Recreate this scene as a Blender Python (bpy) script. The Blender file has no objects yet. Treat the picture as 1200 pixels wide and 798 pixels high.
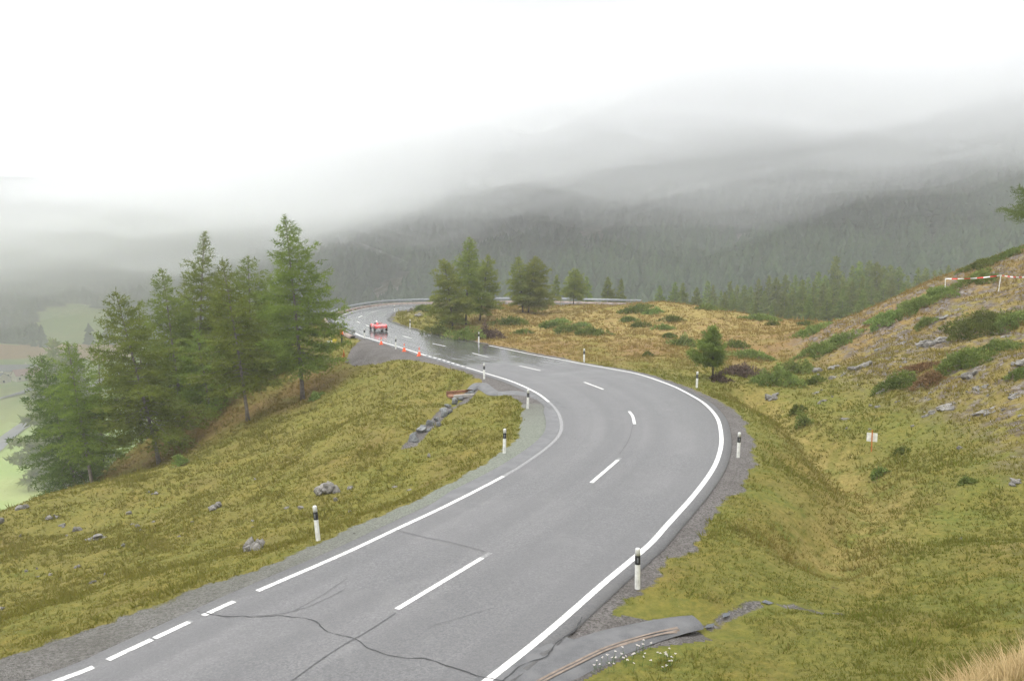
import bpy, math, random
import numpy as np
from mathutils import Vector, Matrix
from mathutils.geometry import tessellate_polygon

R = math.radians
scene = bpy.context.scene
COL = scene.collection

# ------------------------------------------------------------------ camera
F = 933.3; CX, CY = 600.0, 399.0
PITCH = R(6.06); H = 7.8
cp, sp = math.cos(PITCH), math.sin(PITCH)

def ray(px, py):
    u, v = (px-CX)/F, -(py-CY)/F
    return Vector((u, cp+v*sp, -sp+v*cp))
def G(px, py, z=0.0):
    d = ray(px, py); t = (z-H)/d.z
    return Vector((d.x*t, d.y*t, z))
def P(px, py, Y):
    d = ray(px, py); t = Y/d.y
    return Vector((d.x*t, Y, H+d.z*t))
def ppm(p):
    return F/(p[1]*cp-(p[2]-H)*sp)

cam_d = bpy.data.cameras.new('camera'); cam = bpy.data.objects.new('camera', cam_d); COL.objects.link(cam)
cam.location = (0, 0, H); cam.rotation_euler = (R(90)-PITCH, 0, 0)
cam_d.lens = 28; cam_d.sensor_width = 36; cam_d.clip_end = 9000; cam_d.clip_start = .1
scene.camera = cam

# ------------------------------------------------------------------ helpers
def tag(o, label=None, cat=None, group=None, kind=None):
    if label: o['label'] = label
    if cat: o['category'] = cat
    if group: o['group'] = group
    if kind: o['kind'] = kind
    return o
def link(name, me, mat=None, parent=None, smooth=False):
    o = bpy.data.objects.new(name, me); COL.objects.link(o)
    if mat is not None and len(me.materials) == 0: me.materials.append(mat)
    if parent is not None: o.parent = parent
    if smooth: me.polygons.foreach_set('use_smooth', [True]*len(me.polygons))
    return o
def npmesh(name, V, Fc, attrs=None):
    """V Nx3 array, Fc Mx3 or Mx4 array"""
    V = np.asarray(V, dtype=np.float32); Fc = np.asarray(Fc, dtype=np.int32)
    me = bpy.data.meshes.new(name)
    me.vertices.add(len(V)); me.vertices.foreach_set('co', V.ravel())
    k = Fc.shape[1]; n = len(Fc)
    me.loops.add(n*k); me.loops.foreach_set('vertex_index', Fc.ravel())
    me.polygons.add(n); me.polygons.foreach_set('loop_start', np.arange(0, n*k, k, dtype=np.int32))
    me.update(calc_edges=True)
    for a, arr in (attrs or {}).items():
        arr = np.asarray(arr, dtype=np.float32)
        if arr.ndim == 1:
            t = me.attributes.new(a, 'FLOAT', 'POINT'); t.data.foreach_set('value', arr)
        else:
            t = me.attributes.new(a, 'FLOAT_VECTOR', 'POINT'); t.data.foreach_set('vector', arr.ravel())
    return me
def empty(name, loc=(0, 0, 0), rz=0):
    o = bpy.data.objects.new(name, None); COL.objects.link(o); o.location = loc; o.rotation_euler.z = rz
    o.empty_display_size = .2
    return o
def copy_tree(o, parent=None):
    c = o.copy(); COL.objects.link(c)
    if parent is not None: c.parent = parent
    for ch in [x for x in KIDS.get(o.name, [])]:
        copy_tree(ch, c)
    return c
KIDS = {}
def kid(o, parent):
    KIDS.setdefault(parent.name, []).append(o)
    return o

class MB:
    """collects boxes, tubes and lofts, builds ONE mesh"""
    def __init__(s): s.v = []; s.f = []
    def add(s, v, f):
        b = len(s.v); s.v += [tuple(x) for x in v]; s.f += [tuple(i+b for i in q) for q in f]; return s
    def box(s, c, d, M=None):
        x, y, z = d[0]/2, d[1]/2, d[2]/2
        v = [Vector((i*x, j*y, k*z)) for i in (-1, 1) for j in (-1, 1) for k in (-1, 1)]
        if M is not None: v = [M @ p for p in v]
        v = [p+Vector(c) for p in v]
        return s.add(v, [(0, 1, 3, 2), (4, 6, 7, 5), (0, 4, 5, 1), (2, 3, 7, 6), (0, 2, 6, 4), (1, 5, 7, 3)])
    def tube(s, pts, rad, n=8, cap=True):
        pts = [Vector(p) for p in pts]
        if not hasattr(rad, '__len__'): rad = [rad]*len(pts)
        rings = []; v = []
        for i, p in enumerate(pts):
            d = (pts[min(i+1, len(pts)-1)]-pts[max(i-1, 0)]).normalized()
            a = d.orthogonal().normalized() if i == 0 else (prev-d*prev.dot(d)).normalized()
            prev = a; b = d.cross(a)
            for k in range(n):
                t = 2*math.pi*k/n
                v.append(p+(a*math.cos(t)+b*math.sin(t))*rad[i])
        f = []
        for i in range(len(pts)-1):
            for k in range(n):
                f.append((i*n+k, i*n+(k+1) % n, (i+1)*n+(k+1) % n, (i+1)*n+k))
        if cap:
            f.append(tuple(range(n))[::-1]); f.append(tuple((len(pts)-1)*n+k for k in range(n)))
        return s.add(v, f)
    def lathe(s, prof, n=16, c=(0, 0, 0), axis='z'):
        v = []; f = []
        for (r, z) in prof:
            for k in range(n):
                t = 2*math.pi*k/n
                p = (r*math.cos(t), r*math.sin(t), z)
                if axis == 'y': p = (p[0], p[2], p[1])
                v.append(Vector(p)+Vector(c))
        m = len(prof)
        for i in range(m-1):
            for k in range(n):
                f.append((i*n+k, i*n+(k+1) % n, (i+1)*n+(k+1) % n, (i+1)*n+k))
        f.append(tuple(range(n))[::-1]); f.append(tuple((m-1)*n+k for k in range(n)))
        return s.add(v, f)
    def build(s, name, mat, parent=None, smooth=False, bevel=0):
        me = bpy.data.meshes.new(name); me.from_pydata(s.v, [], s.f); me.update()
        o = link(name, me, mat, parent, smooth)
        if parent is not None: kid(o, parent)
        if bevel:
            b = o.modifiers.new('bevel', 'BEVEL'); b.width = bevel; b.segments = 2; b.limit_method = 'ANGLE'
        return o

# ------------------------------------------------------------------ noise (numpy)
def _hash(ix, iy, seed):
    h = (ix.astype(np.int64)*374761393 + iy.astype(np.int64)*668265263 + seed*1442695041) & 0xffffffff
    h = ((h ^ (h >> 13))*1274126177) & 0xffffffff
    return ((h ^ (h >> 16)) & 0xffffff)/float(0xffffff)
def vnoise(x, y, seed=0):
    ix, iy = np.floor(x), np.floor(y); fx, fy = x-ix, y-iy
    fx = fx*fx*(3-2*fx); fy = fy*fy*(3-2*fy)
    a = _hash(ix, iy, seed); b = _hash(ix+1, iy, seed); c = _hash(ix, iy+1, seed); d = _hash(ix+1, iy+1, seed)
    return (a*(1-fx)+b*fx)*(1-fy)+(c*(1-fx)+d*fx)*fy
def fbm(x, y, seed=0, octv=4, lac=2.03, gain=.5):
    s = 0; a = 1; t = 0
    for i in range(octv):
        s = s+a*vnoise(x*lac**i+17.3*i, y*lac**i-9.1*i, seed+i*31); t += a; a *= gain
    return s/t
def sstep(x, a, b):
    t = np.clip((x-a)/(b-a), 0, 1); return t*t*(3-2*t)

# ------------------------------------------------------------------ road outline
def spline(pts, step):
    """Catmull-Rom through 2D points, resampled"""
    pts = [np.array(p[:2], float) for p in pts]
    out = []
    e = [2*pts[0]-pts[1]]+pts+[2*pts[-1]-pts[-2]]
    for i in range(1, len(e)-2):
        p0, p1, p2, p3 = e[i-1], e[i], e[i+1], e[i+2]
        n = max(2, int(np.linalg.norm(p2-p1)/step*2))
        for k in range(n):
            t = k/n
            out.append(.5*((2*p1)+(-p0+p2)*t+(2*p0-5*p1+4*p2-p3)*t*t+(-p0+3*p1-3*p2+p3)*t**3))
    out.append(e[-2]); out = np.array(out)
    # light smoothing then uniform resample
    for _ in range(6):
        out[1:-1] = out[1:-1]*.5+(out[:-2]+out[2:])*.25
    d = np.r_[0, np.cumsum(np.linalg.norm(np.diff(out, axis=0), axis=1))]
    n = int(d[-1]/step)+1; s = np.linspace(0, d[-1], n)
    return np.c_[np.interp(s, d, out[:, 0]), np.interp(s, d, out[:, 1])]

px_right = [(575, 794), (646, 737), (710, 681), (760, 639), (780, 617), (815, 578), (836.5, 547.7), (844.5, 525), (845, 507.6),
            (840, 489), (825, 472.5), (804, 460), (785, 451), (750, 439), (715, 432), (680, 426), (660, 422), (620, 414.7), (586.7, 407.6),
            (560, 402.6), (533, 397.2), (500, 390.3), (473, 383.2), (459, 378.4), (453, 374.2), (455.5, 369.8), (462, 365.6)]
px_left = [(60, 800), (108, 781), (178, 749), (238, 721), (300, 693), (400, 650), (464, 620), (528, 590), (590, 558), (618, 541), (645, 521),
           (657, 506), (657, 491), (651, 479), (642, 470), (630, 461), (612, 452), (594, 445), (568, 437), (540, 428.5), (514.7, 420.7),
           (497, 416), (480, 410.5), (464, 405.5), (440, 398.7), (424, 394), (412, 388.5), (402, 384), (396, 380), (394, 376.5), (396, 372.5), (402, 369),
           (414.6, 364.8), (432.6, 360.7), (449, 358.4), (469.5, 356.6)]
RW = [G(*p)[:2] for p in px_right]; LW = [G(*p)[:2] for p in px_left]
RW = [(-19.5, -10), (-10.2, 0.2), (-5.0, 7.0)]+RW+[(-13.6, 121.5), (-8, 124.5), (-1, 126), (6, 125.0), (13, 122.5), (22, 123.5), (31, 127), (40, 133), (47, 140)]
LW = [(-26.0, -5.5), (-17.0, 4.6)]+LW+[(-9, 133.5), (-1, 135), (8, 134), (14, 131.5), (20, 132), (27, 135), (35, 141), (41, 147)]
RL = spline(RW, .35); LL = spline(LW, .35)
def offset(line, d, close=None):
    """offset to the left of travel by d (number or array)"""
    t = np.gradient(line, axis=0); t /= np.linalg.norm(t, axis=1)[:, None]+1e-9
    n = np.c_[-t[:, 1], t[:, 0]]
    return line+n*np.asarray(d).reshape(-1, 1) if np.ndim(d) else line+n*d
EDGE = .42
# asphalt outline; wider past the line on the worn inner side of the near bend
lw = np.full(len(LL), EDGE)
inner = np.array([math.exp(-((p[1]-31)/8)**2) for p in LL])
lw = lw+inner*.22*(LL[:, 1] < 60)
LA = offset(LL, lw); RA = offset(RL, -EDGE)
outline = np.r_[LA, RA[::-1]]

def seg_dist(X, Y, line, chunk=60000):
    """distance to a polyline and index of nearest point (line densely sampled)"""
    out = np.empty(len(X)); idx = np.empty(len(X), int)
    for i in range(0, len(X), chunk):
        dx = X[i:i+chunk, None]-line[None, :, 0]; dy = Y[i:i+chunk, None]-line[None, :, 1]
        d = dx*dx+dy*dy; k = d.argmin(1); idx[i:i+chunk] = k; out[i:i+chunk] = np.sqrt(d[np.arange(len(k)), k])
    return out, idx
def inpoly(X, Y, poly):
    ins = np.zeros(len(X), bool); n = len(poly); j = n-1
    for i in range(n):
        xi, yi = poly[i][0], poly[i][1]; xj, yj = poly[j][0], poly[j][1]
        if yi != yj:
            c = ((yi > Y) != (yj > Y)) & (X < (xj-xi)*(Y-yi)/(yj-yi)+xi)
            ins ^= c
        j = i
    return ins
ol_s = outline[::2]
def rdz(x, y):
    t = np.maximum(0, np.asarray(x, float)-12); return -.0028*t*t*sstep(np.asarray(y, float), 88, 104)

# ------------------------------------------------------------------ terrain height
ctl = []
def cP(*a): ctl.append(tuple(P(*a)))
def cG(*a): ctl.append(tuple(G(*a)))
def cW(*a): ctl.append(a)
for i in range(0, len(LL), 14): cW(LL[i][0], LL[i][1], -.02+float(rdz(LL[i][0], LL[i][1])))
for i in range(0, len(RL), 14): cW(RL[i][0], RL[i][1], -.02+float(rdz(RL[i][0], RL[i][1])))
# left slope
for a in [(355, 466, 62), (291, 494, 60), (187, 543, 60), (109, 575, 58), (235, 475, 70), (450, 480, 44.5), (480, 525, 35.6), (300, 560, 40),
          (200, 600, 38), (100, 625, 37), (0, 655, 32), (0, 700, 25), (0, 602, 42), (50, 586, 48), (100, 690, 24), (200, 660, 25.5), (300, 635, 25.5), (400, 560, 33), (410, 600, 28),
          (500, 560, 30.3), (400, 430, 66), (450, 430, 61), (400, 404, 80), (372, 420, 74), (400, 500, 45), (350, 520, 46), (560, 500, 38.5), (530, 470, 47),
          (250, 530, 52)]: cP(*a)
for a in [(-26, 85, -6), (-36, 80, -12), (-45, 70, -18), (-46, 78, -20), (-40, 50, -13.5), (-35, 35, -10), (-32, 20, -7), (-25, 8, -3), (-60, 60, -27), (-60, 100, -32),
          (-27, 100, -2.0), (-32, 110, -6), (-17, 128, -2.5), (0, 145, -4), (-40, 120, -18), (-24, 92, -.9), (-80, 30, -30), (-60, 0, -18), (-30, -10, -2), (-80, 140, -45),
          (20, 150, -5), (50, 150, -6), (80, 140, -5), (0, 165, -8), (100, 100, 3), (130, 60, 14), (-20, 160, -12), (130, 130, -2), (90, 170, -10)]: cW(*a)
# right side
for a in [(950, 540, 33.5), (920, 500, 38.5), (1000, 575, 30), (970, 530, 36), (900, 470, 46), (872, 450, 50), (1022, 531, 36), (905, 600, 24.8), (960, 620, 24.6), (1000, 650, 22.6),
          (1000, 700, 18.9), (1100, 640, 21.9), (1190, 640, 20), (1190, 720, 15.8), (1100, 720, 16.8), (1190, 770, 13.2), (1100, 780, 13.6),
          (1100, 480, 38), (1190, 500, 32), (1190, 420, 40), (1100, 420, 47), (1000, 430, 52), (1050, 380, 60), (1105, 336, 62), (1170, 340, 58), (1200, 291, 65),
          (1150, 308, 66), (1100, 326, 68), (1050, 348, 70), (1000, 372, 74), (940, 440, 56), (1190, 360, 53), (1080, 530, 34), (1190, 560, 27), (1300, 400, 45), (1300, 262, 65), (1300, 600, 24),
          (1000, 480, 43), (900, 375, 92), (832, 363, 95), (780, 355, 98), (740, 357, 100), (700, 373, 92), (760, 402, 70), (700, 405, 70), (850, 402, 70),
          (650, 390, 80), (600, 384, 88), (560, 379, 93), (525, 352.5, 105), (507, 357, 106), (558, 354, 105), (585, 362, 105), (520, 375, 96), (493, 362, 108), (620, 367, 104), (672, 357, 115), (800, 380, 84), (950, 377, 86),
          (980, 381, 80), (930, 420, 62), (852, 430, 57), (640, 362, 112), (1020, 790, 13.5)]: cP(*a)
for a in [(890, 700, -.12), (800, 728, -.08), (905, 645, -.3), (900, 790, -.02), (760, 790, .0), (900, 560, -.35), (865, 537, 0), (830, 640, -.05), (1000, 760, .12)]: cG(*a)
for a in [(3, 5, 4.88), (1.6, 5.5, 3.8), (0, 2, 6.0), (0, 0, 6.2), (4, 0, 6.9), (-3, 3.5, 4.2), (-4.5, 0, 3.2), (6, 8, 3.3), (4, 8, 2.1), (2, 10, .8), (5, 12, .7), (8, 12, 1.5), (10, 0, 8.5),
          (25, 10, 7), (45, 30, 10), (60, 50, 12), (48, 82, 4.5), (38, 92, -1.2), (28, 96, -1.0), (60, 98, 1), (0, -15, 5.5), (-10, -25, 2), (30, -20, 11), (80, 0, 16), (3.6, 5.7, 4.62)]: cW(*a)
ctl = np.array(ctl, float)
# drop near-duplicates
keep = []
for i, c in enumerate(ctl):
    if all(np.hypot(*(ctl[j, :2]-c[:2])) > .9 for j in keep): keep.append(i)
ctl = ctl[keep]

def tps_fit(C, lam):
    n = len(C); X = C[:, :2]/30
    D = np.linalg.norm(X[:, None]-X[None], axis=2); K = np.where(D > 0, D*D*np.log(D+1e-12), 0)
    A = np.zeros((n+3, n+3)); A[:n, :n] = K+lam*np.eye(n); A[:n, n] = 1; A[:n, n+1:] = X; A[n:, :n] = A[:n, n:].T
    return X, np.linalg.solve(A, np.r_[C[:, 2], 0, 0, 0])
def tps_eval(m, x, y):
    X, w = m; n = len(X); out = np.empty(len(x))
    for i in range(0, len(x), 20000):
        dx = x[i:i+20000, None]/30-X[None, :, 0]; dy = y[i:i+20000, None]/30-X[None, :, 1]
        d2 = dx*dx+dy*dy
        out[i:i+20000] = (.5*d2*np.log(d2+1e-12)) @ w[:n] + w[n]+w[n+1]*x[i:i+20000]/30+w[n+2]*y[i:i+20000]/30
    return out
near_m = tps_fit(ctl, 2e-4)

far = []
for a in [(400, 352, 560), (400, 300, 720), (400, 230, 950), (600, 350, 480), (600, 290, 640), (600, 210, 850), (600, 170, 1150), (800, 348, 430), (800, 255, 620), (800, 180, 800), (800, 140, 1100),
          (1000, 345, 400), (1000, 262, 550), (1000, 180, 720), (1000, 140, 1000), (1200, 320, 380), (1200, 200, 600), (1200, 150, 850), (1500, 200, 560), (1500, 120, 800), (300, 330, 850), (300, 240, 1150),
          (200, 345, 1050), (200, 260, 1350), (130, 372, 1000), (130, 330, 1250), (60, 300, 1180), (0, 304, 1150), (-100, 290, 1150), (60, 345, 1050), (100, 358, 960), (70, 385, 850), (40, 400, 780), (0, 345, 950), (-60, 350, 900),
          (20, 432, 610), (90, 420, 640), (0, 500, 400), (-200, 400, 650), (0, 285, 1500), (200, 235, 1500), (-400, 285, 1200), (150, 400, 740), (250, 400, 700), (-30, 380, 850)]:
    far.append(tuple(P(*a)))
for a in [(-60, 60, -27), (-60, 100, -32), (-80, 140, -45), (-150, 250, -74), (-220, 330, -80), (-300, 500, -78), (-100, 300, -75), (0, 165, -8), (0, 300, -52), (100, 300, -42), (200, 300, -22), (60, 165, -6.5), (30, 185, -9), (90, 190, -9), (80, 230, -24),
          (-150, 100, -62), (-300, 200, -80), (-30, 210, -35), (300, 250, 10), (150, 60, 18), (200, 0, 30), (-100, -100, -25), (0, -100, 5), (200, -200, 40), (-300, -200, -60),
          (600, 100, 80), (-600, 100, -70), (-900, 400, 0), (0, 1600, 230), (800, 1300, 260), (-800, 2000, 50), (1500, 300, 240), (0, 2400, 200), (1500, 1500, 280), (-1800, 1500, 30), (-2200, 500, 30), (120, 150, -3), (130, 180, -8)]:
    far.append(a)
far_m = tps_fit(np.array(far, float), 1e-3)

WAT = spline([G(985, 712, -.3)[:2], G(930, 706, -.2)[:2], G(892, 702, -.14)[:2], G(860, 712, -.12)[:2], G(835, 724, -.1)[:2], G(812, 728, -.08)[:2]], .15)
G1T = spline([G(560, 842)[:2], G(628, 799)[:2], G(680, 772)[:2], G(716, 755)[:2], G(760, 741)[:2], G(800, 731)[:2], G(824, 727)[:2]], .1)
G1 = offset(G1T, .26)
G2 = spline([G(655, 480)[:2], G(643, 470)[:2], G(622, 462)[:2], G(600, 459, -.05)[:2], G(580, 458, -.1)[:2], P(562, 460, 50.2)[:2], P(550, 463, 49.2)[:2]], .15)
CHUTE = spline([P(556, 462, 49.5)[:2], P(530, 476, 45)[:2], P(505, 497, 40.6)[:2], P(478, 520, 36.4)[:2]], .2)
DITCH = spline([P(880, 462, 47)[:2], P(940, 505, 38.5)[:2], P(1012, 572, 30)[:2], P(1000, 612, 26)[:2], P(960, 655, 22)[:2]], .3)

def height(x, y, micro=True, info=False):
    x = np.asarray(x, float); y = np.asarray(y, float)
    r = np.hypot(x, y)
    h = np.empty(len(x)); m = r < 205
    w = sstep(r, 120, 200)
    hf = np.zeros(len(x)); hn = np.zeros(len(x))
    if (~m).any() or (w > 0).any():
        k = w > 0; hf[k] = tps_eval(far_m, x[k], y[k])
    k = w < 1; hn[k] = tps_eval(near_m, x[k], y[k])
    h = hn*(1-w)+hf*w
    d = np.full(len(x), 50.); ins = np.zeros(len(x), bool)
    k = np.where((r < 150) & (x > -32) & (x < 85))[0]
    if len(k):
        # coarse reject
        dd, _ = seg_dist(x[k], y[k], ol_s[::6])
        kk = k[dd < 9]
        d2, _ = seg_dist(x[kk], y[kk], ol_s); d[kk] = d2
        ins[kk] = inpoly(x[kk], y[kk], ol_s)
    if micro:
        amp = sstep(d, .5, 3)*(~ins)
        h = h+amp*((fbm(x/5.5, y/5.5, 3)-.5)*.55*sstep(r, 8, 30)+(fbm(x/1.3, y/1.3, 9, 3)-.5)*(.17+.12*(x > 4))+(fbm(x/.35, y/.35, 5, 3)-.5)*.10)
        # far relief, gullies and knolls
        h = h+sstep(r, 260, 520)*((fbm(x/130, y/130, 21, 5)-.5)*22)
    g = sstep(d, .1, 3.2)
    rz_ = rdz(x, y)
    h = h*g+(rz_-.05-.02*np.minimum(d, 3))*(1-g)
    h = np.where(ins, rz_-.06, h)
    # bank, stream bed and chute cut
    k = np.where((x > -12) & (x < 25) & (y > 5) & (y < 60) & (~ins))[0]
    if len(k):
        for L, dep, wd in ((WAT, .10, .55), (CHUTE, .3, .7), (DITCH, .80, 1.15), (G1, .12, .8), (G2, .12, .6)):
            dd, _ = seg_dist(x[k], y[k], L)
            h[k] -= dep*np.exp(-(dd/wd)**2)*sstep(d[k], .3, 1.2)
    if info: return h, d, ins
    return h
def hz(x, y):
    return float(height(np.array([x]), np.array([y]))[0])
def onland(px, py, Y0=10, Y1=160):
    """world point where the sight line through a photo pixel meets the ground"""
    ys = np.arange(Y0, Y1, .2 if Y1 < 300 else 1.0); d = ray(px, py)
    xs = d.x/d.y*ys; zs = H+d.z/d.y*ys
    h = height(xs, ys); k = np.where(zs <= h)[0]
    k = k[0] if len(k) else len(ys)-1
    return Vector((xs[k], ys[k], h[k]))

# ------------------------------------------------------------------ materials
class NT:
    def __init__(s, name):
        s.m = bpy.data.materials.new(name); s.m.use_nodes = True; s.t = s.m.node_tree; s.t.nodes.clear()
        s.out = s.n('ShaderNodeOutputMaterial'); s.b = None
    def n(s, k, **kw):
        nd = s.t.nodes.new(k)
        for a, v in kw.items(): setattr(nd, a, v)
        return nd
    def l(s, a, b): s.t.links.new(a, b)
    def put(s, sock, v):
        if isinstance(v, bpy.types.NodeSocket): s.l(v, sock)
        else:
            if sock.type == 'RGBA' and len(v) == 3: v = (*v, 1)
            sock.default_value = v
    def coord(s): 
        return s.n('ShaderNodeNewGeometry').outputs['Position']
    def obj(s): return s.n('ShaderNodeTexCoord').outputs['Object']
    def noise(s, scale, detail=4, rough=.5, vec=None, w=None, dist=0):
        nd = s.n('ShaderNodeTexNoise'); nd.inputs['Scale'].default_value = scale; nd.inputs['Detail'].default_value = detail
        nd.inputs['Roughness'].default_value = rough; nd.inputs['Distortion'].default_value = dist
        s.l(vec if vec is not None else s.coord(), nd.inputs['Vector']); return nd.outputs['Fac']
    def ramp(s, f, a, b, lo=0., hi=1.):
        nd = s.n('ShaderNodeMapRange'); nd.interpolation_type = 'SMOOTHSTEP'
        for i, v in zip(range(1, 5), (a, b, lo, hi)): nd.inputs[i].default_value = v
        s.put(nd.inputs[0], f); return nd.outputs[0]
    def mix(s, f, a, b, mode='MIX'):
        nd = s.n('ShaderNodeMix', data_type='RGBA', blend_type=mode)
        s.put(nd.inputs[0], f); s.put(nd.inputs[6], a); s.put(nd.inputs[7], b); return nd.outputs[2]
    def math(s, op, a, b=0., c=0.):
        nd = s.n('ShaderNodeMath', operation=op)
        s.put(nd.inputs[0], a); s.put(nd.inputs[1], b); s.put(nd.inputs[2], c); return nd.outputs[0]
    def attr(s, name): return s.n('ShaderNodeAttribute', attribute_name=name)
    def bump(s, h, dist=.02, strength=1.):
        nd = s.n('ShaderNodeBump'); nd.inputs['Distance'].default_value = dist; nd.inputs['Strength'].default_value = strength
        s.l(h, nd.inputs['Height']); return nd.outputs['Normal']
    def bsdf(s, color, rough=.8, spec=.3, normal=None, metal=0., coat=0.):
        b = s.n('ShaderNodeBsdfPrincipled')
        s.put(b.inputs['Base Color'], color); s.put(b.inputs['Roughness'], rough); s.put(b.inputs['Specular IOR Level'], spec)
        s.put(b.inputs['Metallic'], metal); s.put(b.inputs['Coat Weight'], coat)
        if normal is not None: s.l(normal, b.inputs['Normal'])
        s.l(b.outputs[0], s.out.inputs[0]); s.b = b; return s.m

def simple(name, col, rough=.6, spec=.4, metal=0, coat=0, var=.15, scale=6, bump=0):
    t = NT(name); n = t.noise(scale, 5, .6, t.obj())
    c = t.mix(t.ramp(n, .3, .7), tuple(x*(1-var) for x in col), tuple(min(1, x*(1+var)) for x in col))
    return t.bsdf(c, rough, spec, t.bump(n, bump) if bump else None, metal, coat)

def leaf_mat(name, dark, light, tint=None, trans=.3):
    t = NT(name); a = t.attr('tone').outputs['Fac']
    c = t.mix(a, dark, light)
    n = t.noise(.9, 3, .6, t.obj())
    c = t.mix(t.ramp(n, .35, .65, 0, .45), c, tint or tuple(x*1.35 for x in light))
    rnd = t.n('ShaderNodeObjectInfo').outputs['Random']
    hsv = t.n('ShaderNodeHueSaturation'); t.l(c, hsv.inputs['Color'])
    t.l(t.ramp(rnd, 0, 1, .485, .51), hsv.inputs['Hue']); t.l(t.ramp(rnd, 0, 1, .85, 1.15), hsv.inputs['Value'])
    c = hsv.outputs[0]
    d = t.n('ShaderNodeBsdfDiffuse'); t.l(c, d.inputs[0]); tr = t.n('ShaderNodeBsdfTranslucent'); t.l(c, tr.inputs[0])
    mx = t.n('ShaderNodeMixShader'); mx.inputs[0].default_value = trans
    t.l(d.outputs[0], mx.inputs[1]); t.l(tr.outputs[0], mx.inputs[2]); t.l(mx.outputs[0], t.out.inputs[0])
    return t.m

def ground_material(name, far=False):
    t = NT(name); p = t.coord()
    m1 = t.attr('cover'); s1 = t.n('ShaderNodeSeparateXYZ'); t.l(m1.outputs['Vector'], s1.inputs[0])
    m2 = t.attr('soil'); s2 = t.n('ShaderNodeSeparateXYZ'); t.l(m2.outputs['Vector'], s2.inputs[0])
    gravel, heath, green = s1.outputs; rock, tan, pale = s2.outputs
    nL = t.noise(.13, 5, .55); nM = t.noise(.8, 5, .6); nS = t.noise(5.5, 5, .65); nT = t.noise(26, 4, .7)
    # moorland turf: olive, yellow straw, green moss, brown heath
    c = t.mix(t.ramp(nM, .36, .64), (.112, .116, .022), (.172, .150, .031))
    c = t.mix(t.ramp(nS, .42, .68, 0, .8), c, (.23, .17, .035))
    c = t.mix(t.ramp(t.noise(.45, 7, .66), .50, .66, 0, .75), c, t.mix(t.ramp(nS, .35, .65), (.150, .098, .036), (.105, .095, .026)))
    c = t.mix(t.ramp(nT, .52, .72, 0, .6), c, (.062, .068, .016))
    nG = t.noise(.35, 6, .6)
    gr = t.mix(t.ramp(nS, .35, .65), (.085, .112, .020), (.140, .152, .028))
    c = t.mix(t.math('MULTIPLY', green, t.ramp(nG, .25, .6)), c, gr)
    hb = t.mix(t.ramp(nM, .38, .62), (.215, .125, .045), (.150, .082, .045))
    hb = t.mix(t.ramp(nS, .4, .7), hb, (.225, .165, .058))
    hb = t.mix(t.ramp(nT, .5, .75, 0, .6), hb, (.05, .045, .018))
    nH = t.noise(.22, 6, .62)
    c = t.mix(t.math('MULTIPLY', heath, t.ramp(nH, .34, .58)), c, hb)
    st = t.mix(t.ramp(nS, .3, .7), (.20, .155, .045), (.31, .24, .085))
    c = t.mix(t.math('MULTIPLY', tan, t.ramp(t.noise(1.2, 5, .6), .32, .6)), c, st)
    c = t.mix(t.ramp(t.noise(2.1, 6, .7), .63, .72, 0, .75), c, (.085, .062, .035))
    c = t.mix(t.ramp(t.noise(3.4, 5, .7, dist=.5), .64, .74, 0, .7), c, (.24, .215, .09))
    # exposed stony soil on the hillside
    rk = t.mix(t.ramp(t.noise(3.2, 6, .65), .46, .66), (.10, .078, .058), (.22, .20, .185))
    rf = t.math('MULTIPLY', rock, t.ramp(t.noise(1.1, 7, .68), .43, .57))
    c = t.mix(rf, c, rk)
    # gravel
    vo = t.n('ShaderNodeTexVoronoi'); vo.inputs['Scale'].default_value = 24; t.l(p, vo.inputs['Vector'])
    vs = t.n('ShaderNodeSeparateXYZ'); t.l(vo.outputs['Color'], vs.inputs[0])
    gv = t.mix(vs.outputs[0], (.085, .078, .072), (.215, .20, .19))
    gv = t.mix(t.ramp(nM, .35, .7, 0, .5), gv, (.085, .076, .066))
    gv = t.mix(t.math('MULTIPLY', pale, .75), gv, t.mix(vs.outputs[1], (.17, .19, .15), (.28, .30, .245)))
    ge = t.math('ADD', gravel, t.math('MULTIPLY', t.math('SUBTRACT', t.noise(3.0, 6, .7), .5), .9))
    gf = t.ramp(ge, .42, .58)
    c = t.mix(gf, c, gv)
    hgt = t.math('ADD', t.math('MULTIPLY', nS, .7), t.math('MULTIPLY', nT, .5))
    hgt = t.math('ADD', hgt, t.math('MULTIPLY', gf, t.math('MULTIPLY', vo.outputs['Distance'], .5)))
    nrm = t.bump(hgt, .09 if not far else .5, 1.)
    return t.bsdf(c, .92, .12, nrm)

M = {}
M['ground'] = ground_material('moorland')
M['trunk'] = simple('larch_bark', (.17, .15, .135), .9, .1, scale=5, var=.35)
M['trunk_dark'] = simple('dark_bark', (.075, .062, .052), .9, .1, scale=5, var=.35)
M['larch'] = leaf_mat('larch_needles', (.088, .126, .026), (.200, .255, .048), trans=.5)
M['larch_mid'] = leaf_mat('knoll_needles', (.120, .155, .038), (.23, .265, .065), trans=.5)
M['larch_dark'] = leaf_mat('spruce_needles', (.060, .105, .028), (.135, .19, .045), trans=.45)
M['forest_near'] = leaf_mat('ledge_needles', (.095, .145, .035), (.205, .25, .062), trans=.5)
M['mountain_forest'] = leaf_mat('slope_needles', (.026, .046, .022), (.058, .088, .036), trans=.1)
M['pine_small'] = leaf_mat('young_pine_needles', (.10, .160, .035), (.20, .275, .065), trans=.5)
M['juniper'] = leaf_mat('juniper_leaves', (.085, .13, .028), (.19, .245, .07))
M['juniper_dark'] = leaf_mat('juniper_dark_leaves', (.060, .088, .020), (.145, .175, .045))
M['heath_shrub'] = leaf_mat('bare_twigs', (.052, .036, .030), (.125, .088, .070), trans=.1)
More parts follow.
